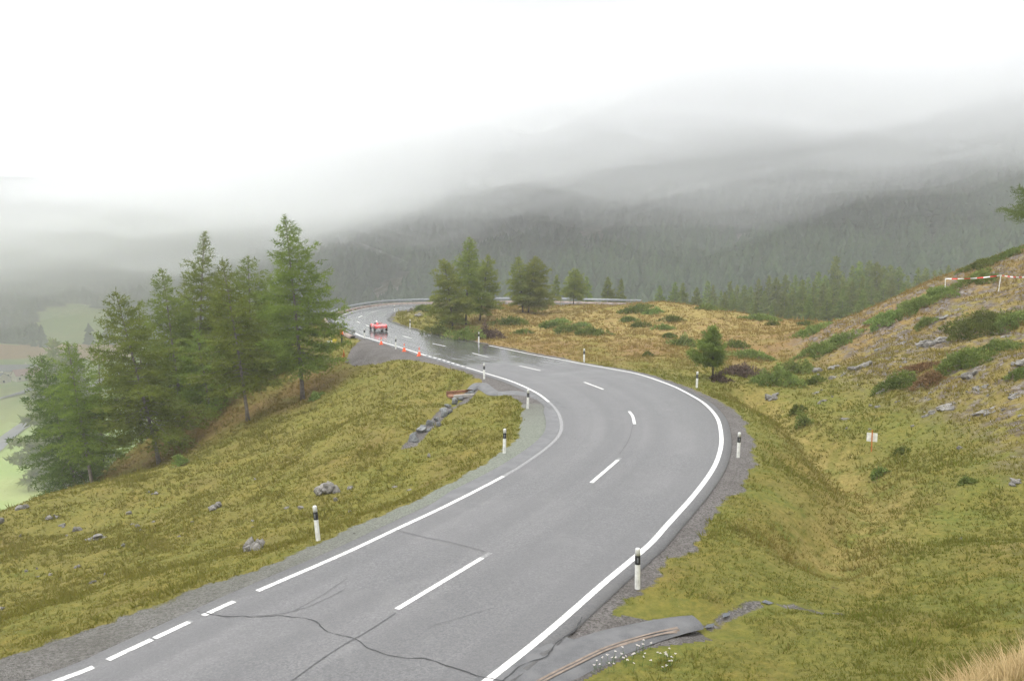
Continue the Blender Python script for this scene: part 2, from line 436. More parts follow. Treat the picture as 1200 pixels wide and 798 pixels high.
M['red_shrub'] = leaf_mat('red_leaves', (.12, .062, .032), (.20, .125, .06), trans=.2)

# asphalt
def asphalt():
    t = NT('road_asphalt'); p = t.coord(); sx = t.n('ShaderNodeSeparateXYZ'); t.l(p, sx.inputs[0])
    fine = t.noise(24, 4, .8); mid = t.noise(1.4, 5, .6); big = t.noise(.16, 4, .55)
    sp_ = t.n('ShaderNodeTexVoronoi'); sp_.inputs['Scale'].default_value = 26; t.l(p, sp_.inputs['Vector'])
    ss = t.n('ShaderNodeSeparateXYZ'); t.l(sp_.outputs['Color'], ss.inputs[0])
    c = t.mix(ss.outputs[0], (.062, .061, .062), (.178, .175, .173))
    c = t.mix(t.ramp(fine, .35, .7, 0, .7), c, (.115, .112, .112))
    c = t.mix(t.ramp(t.noise(13, 5, .75), .45, .62, 0, .45), c, (.085, .084, .085))
    c = t.mix(t.ramp(mid, .35, .7, 0, .4), c, (.095, .093, .094))
    c = t.mix(t.ramp(big, .4, .62, 0, .4), c, (.148, .143, .142))
    # tyre lanes and seams run along attribute 'across' (0 left edge, 1 right edge)
    ac = t.attr('across').outputs['Fac']
    wet0 = t.ramp(t.math('ADD', sx.outputs[1], t.math('MULTIPLY', t.math('SUBTRACT', big, .5), 26)), 50, 66)
    wet = t.math('MULTIPLY', wet0, t.ramp(mid, .2, .55, .75, 1.))
    streak = t.n('ShaderNodeTexNoise'); streak.inputs['Scale'].default_value = 1; streak.inputs['Detail'].default_value = 3
    cmb = t.n('ShaderNodeCombineXYZ'); t.l(t.math('MULTIPLY', ac, 14), cmb.inputs[0]); t.l(t.math('MULTIPLY', t.attr('along').outputs['Fac'], .05), cmb.inputs[1]); t.l(cmb.outputs[0], streak.inputs['Vector'])
    lane = t.ramp(streak.outputs['Fac'], .38, .62)
    trk = t.math('ABSOLUTE', t.math('SINE', t.math('MULTIPLY', ac, 12.566)))
    c = t.mix(t.math('MULTIPLY', t.ramp(trk, .55, 1.), t.ramp(big, .3, .7, .12, .42)), c, (.078, .077, .078))
    c = t.mix(t.ramp(t.noise(.55, 6, .7, dist=.6), .54, .66, 0, .35), c, (.155, .152, .148))
    c = t.mix(t.math('MULTIPLY', wet, .55), c, (.045, .046, .048))
    c = t.mix(t.math('MULTIPLY', lane, .18), c, (.06, .06, .061))
    rough = t.math('SUBTRACT', t.ramp(fine, .3, .7, .44, .54), t.math('MULTIPLY', wet, t.ramp(lane, 0, 1, .33, .40)))
    nrm = t.bump(t.math('MULTIPLY', t.math('ADD', fine, t.math('MULTIPLY', ss.outputs[1], .6)), t.ramp(wet, 0, 1, 1, .12)), .004, .8)
    m = t.bsdf(c, rough, t.ramp(wet, 0, 1, .5, .9), nrm)
    return m
M['asphalt'] = asphalt()
def apron_mat():
    t = NT('apron_asphalt'); n = t.noise(2.2, 6, .6); f = t.noise(40, 3, .8)
    c = t.mix(t.ramp(n, .35, .65), (.062, .062, .064), (.105, .104, .104)); c = t.mix(t.ramp(f, .4, .7, 0, .5), c, (.14, .138, .14))
    return t.bsdf(c, .5, .5, t.bump(f, .004, .8))
M['apron'] = apron_mat()
def worn_asphalt():
    t = NT('worn_asphalt'); n = t.noise(1.6, 6, .6); f = t.noise(40, 3, .8)
    c = t.mix(t.ramp(n, .35, .65), (.085, .085, .087), (.125, .123, .124)); c = t.mix(t.ramp(f, .4, .7, 0, .5), c, (.14, .138, .14))
    return t.bsdf(c, .5, .5, t.bump(f, .004, .8))
M['worn'] = worn_asphalt()
def paint():
    t = NT('road_paint'); n = t.noise(9, 6, .75); f = t.noise(60, 3, .8)
    c = t.mix(t.ramp(n, .47, .62, 0, .7), (.66, .65, .62), (.22, .215, .21)); c = t.mix(t.ramp(f, .55, .8, 0, .5), c, (.4, .39, .37))
    return t.bsdf(c, .5, .4, t.bump(f, .003))
M['paint'] = paint()
M['faded_paint'] = simple('faded_paint', (.21, .208, .205), .55, .4, scale=14, var=.3)
M['crack'] = simple('crack_tar', (.035, .035, .036), .6, .3)
M['seam'] = simple('seam_tar', (.088, .087, .088), .6, .3)
M['tan_seal'] = simple('tan_seal', (.185, .145, .115), .7, .3, scale=8, var=.25)
M['white_plastic'] = simple('white_plastic', (.64, .64, .60), .5, .4, scale=7, var=.16)
M['black_plastic'] = simple('black_plastic', (.02, .02, .022), .4, .4)
M['reflector'] = simple('reflector_glass', (.16, .17, .18), .15, .8)
M['orange_plastic'] = simple('orange_plastic', (.72, .10, .025), .5, .4, var=.1)
M['orange_cloth'] = simple('orange_cloth', (.85, .14, .03), .85, .2)
M['dark_cloth'] = simple('dark_cloth', (.028, .034, .026), .9, .1)
M['skin'] = simple('skin', (.45, .27, .2), .6, .3, var=.05)
M['steel'] = simple('galvanised_steel', (.30, .32, .33), .5, .5, metal=.5, var=.2)
M['rust'] = simple('rusty_base', (.20, .105, .065), .9, .2, var=.4, scale=3)
M['concrete'] = simple('concrete', (.34, .32, .29), .85, .25, var=.25, scale=2.5, bump=.02)
M['wood'] = simple('orange_stake', (.42, .16, .045), .8, .2)
M['red_car'] = simple('red_car_paint', (.55, .022, .02), .25, .5, coat=1., var=.05)
M['chrome'] = simple('chrome', (.7, .7, .7), .15, .5, metal=1.)
M['tyre'] = simple('tyre_rubber', (.018, .018, .018), .8, .2)
M['leather'] = simple('seat_leather', (.045, .025, .018), .5, .3)
M['helmet'] = simple('helmet_white', (.8, .8, .78), .25, .5, coat=.6, var=.02)
M['lamp_red'] = simple('tail_lamp_red', (.45, .01, .01), .2, .5)
def rock_mat(name, a, b, lich):
    t = NT(name); o = t.coord(); n = t.noise(2.4, 8, .7, o); f = t.noise(13, 6, .7, o)
    c = t.mix(t.ramp(n, .35, .65), a, b); c = t.mix(t.ramp(f, .52, .7, 0, .7), c, lich)
    c = t.mix(t.ramp(t.noise(6, 5, .7, o, dist=1.2), .56, .66, 0, .8), c, (.05, .047, .042))
    return t.bsdf(c, .88, .25, t.bump(t.math('ADD', n, f), .06))
M['rock'] = rock_mat('grey_rock', (.12, .112, .10), (.27, .255, .235), (.19, .19, .13))
M['slate'] = rock_mat('wet_slate', (.11, .115, .12), (.26, .27, .27), (.2, .2, .19))
M['water'] = simple('stream_water', (.05, .055, .06), .06, .6, var=.1)
M['flower'] = simple('yarrow_petals', (.52, .48, .44), .8, .2, var=.1)
M['wall'] = simple('plaster_wall', (.62, .57, .48), .9, .1, var=.08, scale=.5)
M['roof_grey'] = simple('grey_roof', (.22, .22, .23), .7, .3, var=.1, scale=.7)
M['roof_red'] = simple('pinkish_roof', (.34, .20, .18), .8, .2, var=.1, scale=.7)
M['window'] = simple('dark_pane', (.03, .035, .04), .15, .6)
M['valley_road'] = simple('valley_asphalt', (.16, .16, .165), .4, .5, scale=.3)

# ------------------------------------------------------------------ ground sheets
def cover_masks(x, y, z, d, ins):
    n = len(x); r = np.hypot(x, y)
    wob = (fbm(x/1.1, y/1.1, 44, 3)-.5)
    # gravel shoulder: width in metres outside the asphalt varies along the road
    wd = np.full(n, .55)
    _, ir = seg_dist(x, y, RL[::3]); _, il = seg_dist(x, y, LL[::3])
    dr = np.hypot(x-RL[::3][ir][:, 0], y-RL[::3][ir][:, 1]); dl = np.hypot(x-LL[::3][il][:, 0], y-LL[::3][il][:, 1])
    right = dr < dl
    wd = np.where(right, .42+.50*np.exp(-((y-33)/12)**2)*(y < 62)+.2*(x > -6)*(y > 60), .55)
    wd = np.where(~right & (y < 24), .75+.9*sstep(-x, 4, 12), wd)
    wd = np.where(~right & (y >= 20) & (y < 52), .85+.45*np.exp(-((y-37)/6)**2), wd)
    wd = np.where(~right & (y > 90), .6, wd)
    gravel = np.clip(.5+(wd-d+wob*.7)/.7, 0, 1)
    # lay-by on the left beyond the culvert
    lay = [G(*q, -.1)[:2] for q in [(418, 401), (410, 404), (404, 409), (415, 413), (440, 417), (480, 421), (515, 428), (545, 435), (565, 444), (585, 452), (605, 456), (625, 466), (570, 436), (500, 416), (430, 398)]]
    lay2 = [G(*q, -.1)[:2] for q in [(560, 447), (600, 449), (640, 470), (660, 500), (640, 530), (628, 522), (633, 500), (620, 478), (600, 464), (575, 456)]]
    gravel = np.maximum(gravel, inpoly(x, y, lay)*1.0); gravel = np.maximum(gravel, inpoly(x, y, lay2)*.9)
    gap = [G(*q, -.03)[:2] for q in [(700, 725), (735, 718), (815, 722), (835, 745), (760, 752), (715, 775), (670, 800), (640, 800)]]
    gravel = np.maximum(gravel, inpoly(x, y, gap)*1.0)
    pale = (~right)*np.clip(1.25*np.exp(-((y-31)/11)**2), 0, 1)*(d < 2.6)*(y < 42)
    side_r = x-(y*.02+6)
    meadow = sstep(y, 52, 66)*sstep(x, -8, -2)*(y < 135)
    hill = sstep(z+(x-18)*.05, -.3, 1.4)*sstep(x-y*.28, 2, 8)*(y < 80)
    heath = np.clip(meadow*(.9-.2*sstep(y, 76, 95))+.38*hill+.15, 0, 1)
    for a_, b_ in ((355, 470), (291, 494), (240, 478), (190, 535), (330, 455), (140, 550), (100, 570)):
        q_ = P(a_, b_, 62); heath = np.maximum(heath, .9*np.exp(-((x-q_.x)/4)**2-((y-q_.y-2)/6)**2))
    tan = np.clip(meadow*.75*sstep(y, 66, 80)*(1-.75*sstep(y, 92, 102))+.30*hill+.15, 0, 1)
    trench, _ = seg_dist(x, y, DITCH[::2]); tan = np.maximum(tan, .8*np.exp(-(trench/2.2)**2))
    sc0 = np.full(n, 9.); kq = np.where((x > -12) & (x < 2) & (y > 30) & (y < 55))[0]
    if len(kq): sc0[kq], _ = seg_dist(x[kq], y[kq], CHUTE)
    gravel = np.maximum(gravel, .9*np.exp(-(sc0/.45)**2))
    green = np.clip(1-meadow*.95-.35*hill, 0, 1)*np.where(x < 0, .50, .85)
    top = sstep(-np.abs(y-8), -6, -1)*sstep(z, 2.5, 4.2)
    tan = np.maximum(tan, top)
    rock = np.clip(hill*1.15, 0, 1)*(1-sstep(y, 66, 74))
    rock = np.maximum(rock, .55*(np.hypot(x+9, y-106) < 7))
    sw = np.full(n, 9.); kq = np.where((x > 2) & (x < 16) & (y > 10) & (y < 24))[0]
    if len(kq): sw[kq], _ = seg_dist(x[kq], y[kq], WAT)
    gravel = np.maximum(gravel, .62*np.exp(-(sw/.28)**2)*(fbm(x*1.5, y*1.5, 61, 3) > .42)); green = np.maximum(green, 1.*np.exp(-(sw/1.6)**2))
    return np.c_[gravel, heath, green], np.c_[rock, tan, pale]

ang = np.concatenate([np.arange(-180, -60, 4.), np.arange(-60, -38, .6), np.arange(-38, 38, .088), np.arange(38, 60, .6), np.arange(60, 180.1, 4.)])
rad = np.concatenate([np.linspace(.6, 4.6, 9), np.exp(np.arange(math.log(5.0), math.log(150), .0062)), np.linspace(152, 215, 22)])
A_, R_ = np.meshgrid(np.radians(ang), rad)
gx = (R_*np.sin(A_)).ravel(); gy = (R_*np.cos(A_)).ravel()
gz, gd, gins = height(gx, gy, info=True)
kk = np.hypot(gx, gy) < 150
cov = np.zeros((len(gx), 3)); soil = np.zeros((len(gx), 3)); cov[:] = (0, .3, .5)
c1, c2 = cover_masks(gx[kk], gy[kk], gz[kk], gd[kk], gins[kk]); cov[kk] = c1; soil[kk] = c2
na, nr = len(ang), len(rad)
i0 = (np.arange(nr-1)[:, None]*na+np.arange(na-1)[None]).ravel()
quads = np.c_[i0, i0+1, i0+1+na, i0+na]
me = npmesh('ground', np.c_[gx, gy, gz], quads[:, ::-1], {'cover': cov, 'soil': soil})
tag(link('ground', me, M['ground'], smooth=True), kind='structure')

# far terrain
def far_material():
    t = NT('far_terrain'); m = t.attr('cover'); s1 = t.n('ShaderNodeSeparateXYZ'); t.l(m.outputs['Vector'], s1.inputs[0])
    forest, field, scree = s1.outputs
    nb = t.noise(.02, 6, .6); ns = t.noise(.12, 6, .65)
    c = t.mix(t.ramp(nb, .35, .65), (.06, .065, .022), (.10, .085, .03))
    c = t.mix(t.math('MULTIPLY', forest, .9), c, t.mix(t.ramp(ns, .35, .65), (.026, .042, .018), (.062, .070, .030)))
    c = t.mix(field, c, t.mix(t.ramp(nb, .4, .6), (.22, .29, .09), (.27, .31, .11)))
    c = t.mix(t.attr('tanfield').outputs['Fac'], c, (.34, .22, .10))
    c = t.mix(t.math('MULTIPLY', scree, t.ramp(ns, .42, .58)), c, t.mix(t.ramp(t.noise(.5, 5, .6), .4, .6), (.13, .105, .075), (.24, .21, .18)))
    return t.bsdf(c, .95, .1, t.bump(ns, 2.))
ang2 = np.concatenate([np.arange(-75, -45, 1.5), np.arange(-45, 45, .22), np.arange(45, 75.1, 1.5)])
rad2 = np.exp(np.arange(math.log(198), math.log(3200), .011))
A_, R_ = np.meshgrid(np.radians(ang2), rad2)
fx = (R_*np.sin(A_)).ravel(); fy = (R_*np.cos(A_)).ravel(); fz = height(fx, fy)-.4*(np.hypot(fx, fy) < 212)
na, nr = len(ang2), len(rad2); i0 = (np.arange(nr-1)[:, None]*na+np.arange(na-1)[None]).ravel()
def pix(x, y, z):
    dz = z-H; dep = y*cp-dz*sp; dep = np.maximum(dep, .1)
    return CX+F*x/dep, CY-F*(y*sp+dz*cp)/dep
def wpoly(pts, Y0=250, Y1=1600): return [onland(a, b, Y0, Y1)[:2] for a, b in pts]
FIELD = wpoly([(30, 402), (36, 385), (38, 368), (60, 359), (108, 357), (128, 366), (150, 380), (170, 402)])
FLOOR = wpoly([(-120, 404), (0, 402), (170, 402), (320, 410), (320, 560), (-120, 700)], 150, 1500)
STRIP = wpoly([(-60, 404), (0, 404), (60, 402), (170, 400), (170, 414), (60, 416), (0, 421), (-60, 424)])
def far_masks(x, y, z):
    # meadow and valley floor in the left, two screes, clearings; elsewhere forest
    wob = (fbm(x/35, y/35, 8, 4)-.5)*26
    fld = np.maximum(inpoly(x+wob, y+wob*.5, FIELD)*1., inpoly(x+wob*.4, y, FLOOR)*1.)
    scr = np.zeros(len(x))
    for cx_, cy_, a_, b_ in ((-85, 560, 26, 45), (60, 600, 22, 50), (148, 540, 20, 34), (40, 700, 24, 40), (200, 520, 20, 24), (-30, 640, 20, 60)):
        w = fbm(x/22, y/22, 13, 4)
        scr = np.maximum(scr, sstep(np.exp(-(((x-cx_)/a_)**2+((y-cy_)/b_)**2))+(w-.5)*.9, .42, .62))
    forest = np.clip(1-fld-scr*.9, 0, 1)
    return forest, fld, np.maximum(scr*(1-fld), 0)
fo, fl, sc_ = far_masks(fx, fy, fz)
strip = inpoly(fx+(fbm(fx/20, fy/20, 5)-.5)*16, fy, STRIP)*1.
me = npmesh('mountain', np.c_[fx, fy, fz], np.c_[i0, i0+1, i0+1+na, i0+na][:, ::-1], {'cover': np.c_[fo, fl, sc_], 'tanfield': strip})
tag(link('mountain', me, far_material(), smooth=True), kind='structure')

# ------------------------------------------------------------------ road, markings
def ribbon(line, w, z, name, mat, d0=0, kindtag='structure', thick=.0, drape=None, off=None):
    """flat strip along a line, w wide (number or array)"""
    ww = np.broadcast_to(np.asarray(w, float), (len(line),))
    a = offset(line, ww/2); b = offset(line, -ww/2); n = len(line)
    def zz(p): return z+rdz(p[:, 0], p[:, 1]) if drape is None else height(p[:, 0], p[:, 1], micro=False)+z if drape == 'smooth' else drape(p)
    V = np.r_[np.c_[a, zz(a)], np.c_[b, zz(b)]]
    i = np.arange(n-1); Q = np.c_[i, i+n, i+n+1, i+1]
    return V, Q
def sheet(name, parts, mat, kind='structure', attrs=None):
    V = []; Q = []; b = 0
    for v, q in parts: V.append(v); Q.append(q+b); b += len(v)
    o = link(name, npmesh(name, np.concatenate(V), np.concatenate(Q), attrs), mat); tag(o, kind=kind); return o

# road surface: lofted between the two edges, matched by arc length in sections so it carries 'across' and 'along'
def arcparam(L):
    d = np.r_[0, np.cumsum(np.linalg.norm(np.diff(L, axis=0), axis=1))]; return d
def match(LA, RA, n=900):
    # dynamic time warping style matching on nearest points (monotone)
    out = []; j = 0
    dl = arcparam(LA)
    s = np.linspace(0, dl[-1], n); P1 = np.c_[np.interp(s, dl, LA[:, 0]), np.interp(s, dl, LA[:, 1])]
    prev = 0
    idx = []
    for p in P1:
        hi = min(len(RA), prev+14)
        k = prev+np.argmin(np.hypot(*(RA[prev:hi]-p).T)); idx.append(k); prev = k
    # smooth the index map
    idx = np.array(idx, float); idx = np.maximum.accumulate(idx)
    ker = np.ones(41)/41; idp = np.r_[np.full(20, idx[0]), idx, np.full(20, idx[-1])]; idx = np.convolve(idp, ker, 'valid')
    ii = np.arange(len(RA)); P2 = np.c_[np.interp(idx, ii, RA[:, 0]), np.interp(idx, ii, RA[:, 1])]
    P1[0] = LA[0]; P2[0] = RA[0]; P2[-1] = RA[-1]
    return P1, P2, s
P1, P2, S = match(LA, RA)
NA = 13; V = []; ac = []; al = []
for k in range(NA):
    f = k/(NA-1); V.append(np.c_[P1*(1-f)+P2*f, np.zeros(len(P1))]); ac.append(np.full(len(P1), f)); al.append(S)
V = np.concatenate(V); n = len(P1); V[:, 2] += rdz(V[:, 0], V[:, 1])
# edge skirt so that the asphalt has thickness
V = np.r_[V, np.c_[P1, rdz(*P1.T)-.12], np.c_[P2, rdz(*P2.T)-.12]]; ac += [np.zeros(n), np.ones(n)]; al += [S, S]
Q = []
i = np.arange(n-1)
for k in range(NA-1): Q.append(np.c_[i+k*n, i+(k+1)*n, i+1+(k+1)*n, i+1+k*n])
Q.append(np.c_[i+NA*n, i, i+1, i+1+NA*n]); Q.append(np.c_[i+(NA-1)*n, i+(NA+1)*n, i+1+(NA+1)*n, i+1+(NA-1)*n])
me = npmesh('road', V, np.concatenate(Q), {'across': np.concatenate(ac), 'along': np.concatenate(al)})
tag(link('road', me, M['asphalt']), kind='structure')

def cut(line, p0, p1):
    """piece of a line between the points nearest p0 and p1"""
    a = np.argmin(np.hypot(line[:, 0]-p0[0], line[:, 1]-p0[1])); b = np.argmin(np.hypot(line[:, 0]-p1[0], line[:, 1]-p1[1]))
    if a > b: a, b = b, a
    return line[a:b+1]
Z1 = .005
def fine(line, step=.08):
    d = arcparam(line); s = np.linspace(0, d[-1], max(2, int(d[-1]/step)))
    return np.c_[np.interp(s, d, line[:, 0]), np.interp(s, d, line[:, 1])]
RLf = fine(RL, .12); LLf = fine(LL, .06)
marks = []
# right edge line, whole length to the far leg
marks.append(ribbon(cut(RLf, G(560, 806)[:2], G(572, 405)[:2]), .17, Z1, 'm', None))
# left edge line: continuous from the junction mouth to where it wears away on the bend
marks.append(ribbon(cut(LLf, G(302, 692)[:2], G(590, 558)[:2]), .15, Z1, 'm', None))
seg = cut(LLf, G(643, 471)[:2], G(545, 430.5)[:2]); marks.append(ribbon(seg, .15, Z1, 'm', None))
# short dashes past the lay-by
seg = cut(LLf, G(545, 430.5)[:2], G(497, 416)[:2]); d = arcparam(seg); L = d[-1]; nd = 9
for k in range(nd):
    a, b = k*L/nd+.35, (k+1)*L/nd-.0
    s = (d >= a) & (d <= b)
    if s.sum() > 2: marks.append(ribbon(seg[s], .17, Z1, 'm', None))
marks.append(ribbon(cut(LLf, G(497, 416)[:2], (41, 147)), .15, Z1, 'm', None))
# dashes at the lower left
for a, b in (((62, 799), (109, 780.5)), ((125, 773), (177, 749.5)), ((180, 748), (224, 730)), ((239, 720.5), (279, 705))):
    marks.append(ribbon(cut(LLf, G(*a)[:2], G(*b)[:2]), .15, Z1, 'm', None))
# centre dashes
def dash(a, b, c=None, w=.14):
    p = [np.array(G(*a)[:2]), np.array(G(*b)[:2])]
    if c: p.insert(1, np.array(G(*c)[:2]))
    t = spline(p, .12)
    return ribbon(t, w, Z1, 'm', None)
for a, b in (((465, 713.5), (565, 653.5)), ((693, 565.5), (724, 539)), ((684.5, 447.8), (707, 456.2)), ((608.5, 428.6), (633.5, 434.4)),
             ((553.5, 413.8), (572, 418.4)), ((507, 402.6), (522, 405.8)), ((472, 394), (482, 396.3)), ((446, 386.4), (455, 389)), ((429, 381), (434, 383)), ((418, 376.8), (422, 378.4)),
             ((419.8, 372), (424.5, 370)), ((434, 366), (442, 364.6)), ((462, 361), (472, 360.2))):
    marks.append(dash(a, b))
marks.append(dash((737.3, 482), (743.6, 497), (741.5, 488)))
sheet('road_marking', marks, M['paint'])
# faded remains
fd = [dash((565, 653.5), (575, 647.6)), ribbon(cut(LLf, G(590, 558)[:2], G(643, 471)[:2]), .15, Z1, 'm', None), ribbon(cut(LLf, G(224, 730)[:2], G(229, 728)[:2]), .15, Z1, 'm', None), dash((724, 539), (727, 536.6))]
sheet('faded_road_marking', fd, M['faded_paint'])
# seams and cracks
rng = np.random.RandomState(5)
def crackline(pts, jit, step=.05):
    p = spline([np.array(G(*q)[:2]) for q in pts], step)
    k = np.arange(len(p))*step
    n = (fbm(k*1.7, k*0+3.3, 71, 5)-.5)*jit*2
    return offset(p, n)
cr = []
for pts, jit, w in (([(232, 716), (262, 721), (290, 722), (330, 722), (357, 724), (372, 730), (385, 739), (412, 748), (430, 757), (455, 768), (480, 772), (500, 771), (525, 779), (560, 789), (600, 803)], .10, .028),
                    ([(683, 723), (675, 738), (668, 743), (660, 747), (650, 757), (637, 770), (620, 776), (605, 783), (590, 798), (580, 806)], .08, .035),
                    ):
    p = crackline(pts, jit); ww = w*np.maximum(.12, 1.9*fbm(np.arange(len(p))*.33, np.zeros(len(p)), 4, 3)-.25); cr.append(ribbon(p, ww, Z1+.0035, 'c', None))
sheet('road_crack', cr, M['crack'])
sm = []
for pts, jit, w in (([(464, 718), (430, 740), (400, 757), (370, 777), (340, 799)], .006, .022), ([(464, 621), (500, 630), (530, 636), (568, 646)], .01, .02),
                    ([(405, 690), (380, 703), (345, 716), (300, 722)], .05, .015), ([(408, 677), (375, 699), (345, 715)], .03, .012), ([(742, 497), (737, 515), (726, 532)], .01, .016),
                    ([(580, 712), (545, 722), (500, 735)], .02, .01)):
    p = crackline(pts, jit); sm.append(ribbon(p, w, Z1+.0075, 'c', None))
sheet('road_seam', sm, M['seam'])
# worn resurfaced strip inside the near bend, between line and gravel
seg = cut(LLf, G(470, 617)[:2], G(640, 468)[:2]); k = np.linspace(0, 1, len(seg))
wid = .6*np.minimum(1, np.minimum(k*6, (1-k)*6)); mid = offset(seg, .12+wid/2); mid = fine(mid, .3)
wid = np.interp(np.linspace(0, 1, len(mid)), k, wid)
sheet('worn_asphalt_strip', [ribbon(mid, wid+.01, .0025, 'c', None)], M['worn'])

# asphalt gutters running off the road
def drape_ribbon(name, line, w, z, mat, nx=7, flat=None):
    ww = np.broadcast_to(np.asarray(w, float), (len(line),)); V = []
    for k in range(nx):
        f = k/(nx-1)-.5; p = offset(line, -ww*f)
        V.append(p)
    allp = np.concatenate(V); h, d, ins = height(allp[:, 0], allp[:, 1], info=True)
    zz = np.maximum(h, -.6)+z
    zz = np.where(ins, .003, zz+.04)
    if name == 'a': zz = np.where(ins, .003, -.014-.03*np.minimum(d, 3))
    n = len(line); i = np.arange(n-1); Q = [np.c_[i+k*n, i+(k+1)*n, i+1+(k+1)*n, i+1+k*n] for k in range(nx-1)]
    return np.c_[allp, zz], np.concatenate(Q)
def smoothz(V, n, it=12):
    z = V[:, 2].reshape(-1, n)
    for _ in range(it):
        z[:, 1:-1] = z[:, 1:-1]*.5+(z[:, :-2]+z[:, 2:])*.25
    for _ in range(2):
        z[1:-1] = z[1:-1]*.5+(z[:-2]+z[2:])*.25
    V[:, 2] = z.ravel(); return V
g1 = G1
k = np.linspace(0, 1, len(g1)); wid = 1.35-.75*k**2
v, q = drape_ribbon('a', g1, wid, .05, None, 9); v = smoothz(v, len(g1)); gi = inpoly(v[:, 0], v[:, 1], ol_s); v[:, 2] = np.where(gi, .003, np.minimum(v[:, 2], .0)); nn = len(g1); kk_ = np.arange(len(v))//nn; edge_ = np.abs(kk_/8-.5)*2; v[:, 2] -= np.where(gi, 0, .09*edge_**5)
sheet('roadside_gutter', [(v, q)], M['apron'])
def on_sheet(line, w, base_v, n, dz):
    ww = np.broadcast_to(np.asarray(w, float), (len(line),)); a = offset(line, ww/2); b = offset(line, -ww/2)
    def zz(p):
        out = []
        for t in p:
            kk = np.argmin((base_v[:, 0]-t[0])**2+(base_v[:, 1]-t[1])**2); out.append(base_v[kk, 2]+dz)
        o = np.array(out); 
        for _ in range(6): o[1:-1] = o[1:-1]*.5+(o[:-2]+o[2:])*.25
        return o
    i = np.arange(len(line)-1); m = len(line)
    return np.r_[np.c_[a, zz(a)], np.c_[b, zz(b)]], np.c_[i, i+m, i+m+1, i+1]
l1 = G1T[4:-6]; 
sheet('gutter_seal_line', [on_sheet(offset(l1, .03), .05, v, 0, .012), on_sheet(offset(l1, -.05), .055, v, 0, .012)], M['tan_seal'])
g2 = G2
k = np.linspace(0, 1, len(g2)); v2, q2 = drape_ribbon('b', g2, 1.0-.45*k, .07, None, 7); v2 = smoothz(v2, len(g2), 30); gi = inpoly(v2[:, 0], v2[:, 1], ol_s); v2[:, 2] = np.where(gi, .003, np.minimum(v2[:, 2], .0)); kk_ = np.arange(len(v2))//len(g2); v2[:, 2] -= np.where(gi, 0, .10*(np.abs(kk_/6-.5)*2)**5)
sheet('outlet_gutter', [(v2, q2)], M['apron'])
# stream water lying in the turf
wp = []
for c0, c1, wd in ((.12, .20, .10), (.36, .47, .16), (.52, .60, .10), (.68, .80, .08), (.84, .96, .10)):
    wl = WAT[int(c0*len(WAT)):int(c1*len(WAT))]; hh = height(wl[:, 0], wl[:, 1], micro=False); k = np.linspace(0, math.pi, len(wl))
    ww = wd*np.sin(k)**.6*(.6+.9*vnoise(k*3, k*0, int(c0*99)))+.004
    v3, q3 = ribbon(wl, ww*1.6, 0, 'w', None); v3[:, 2] = np.r_[hh, hh]+.03; wp.append((v3, q3))
sheet('stream_water', wp, M['water'])

# ------------------------------------------------------------------ trees
def leaf_tris(rng, P, D, ln, wd, spread=.8):
    """one thin triangle per point, pointing roughly along D"""
    n = len(P)
    d = D+rng.normal(0, spread, (n, 3)); d /= np.linalg.norm(d, axis=1)[:, None]+1e-9
    s = np.cross(d, rng.normal(0, 1, (n, 3))); s /= np.linalg.norm(s, axis=1)[:, None]+1e-9
    L = ln*rng.uniform(.6, 1.35, n)[:, None]; W = wd*rng.uniform(.7, 1.3, n)[:, None]
    a = P-s*W*.5; b = P+s*W*.5; c = P+d*L
    V = np.stack([a, b, c], 1).reshape(-1, 3); Fc = np.arange(n*3).reshape(-1, 3)
    return V, Fc

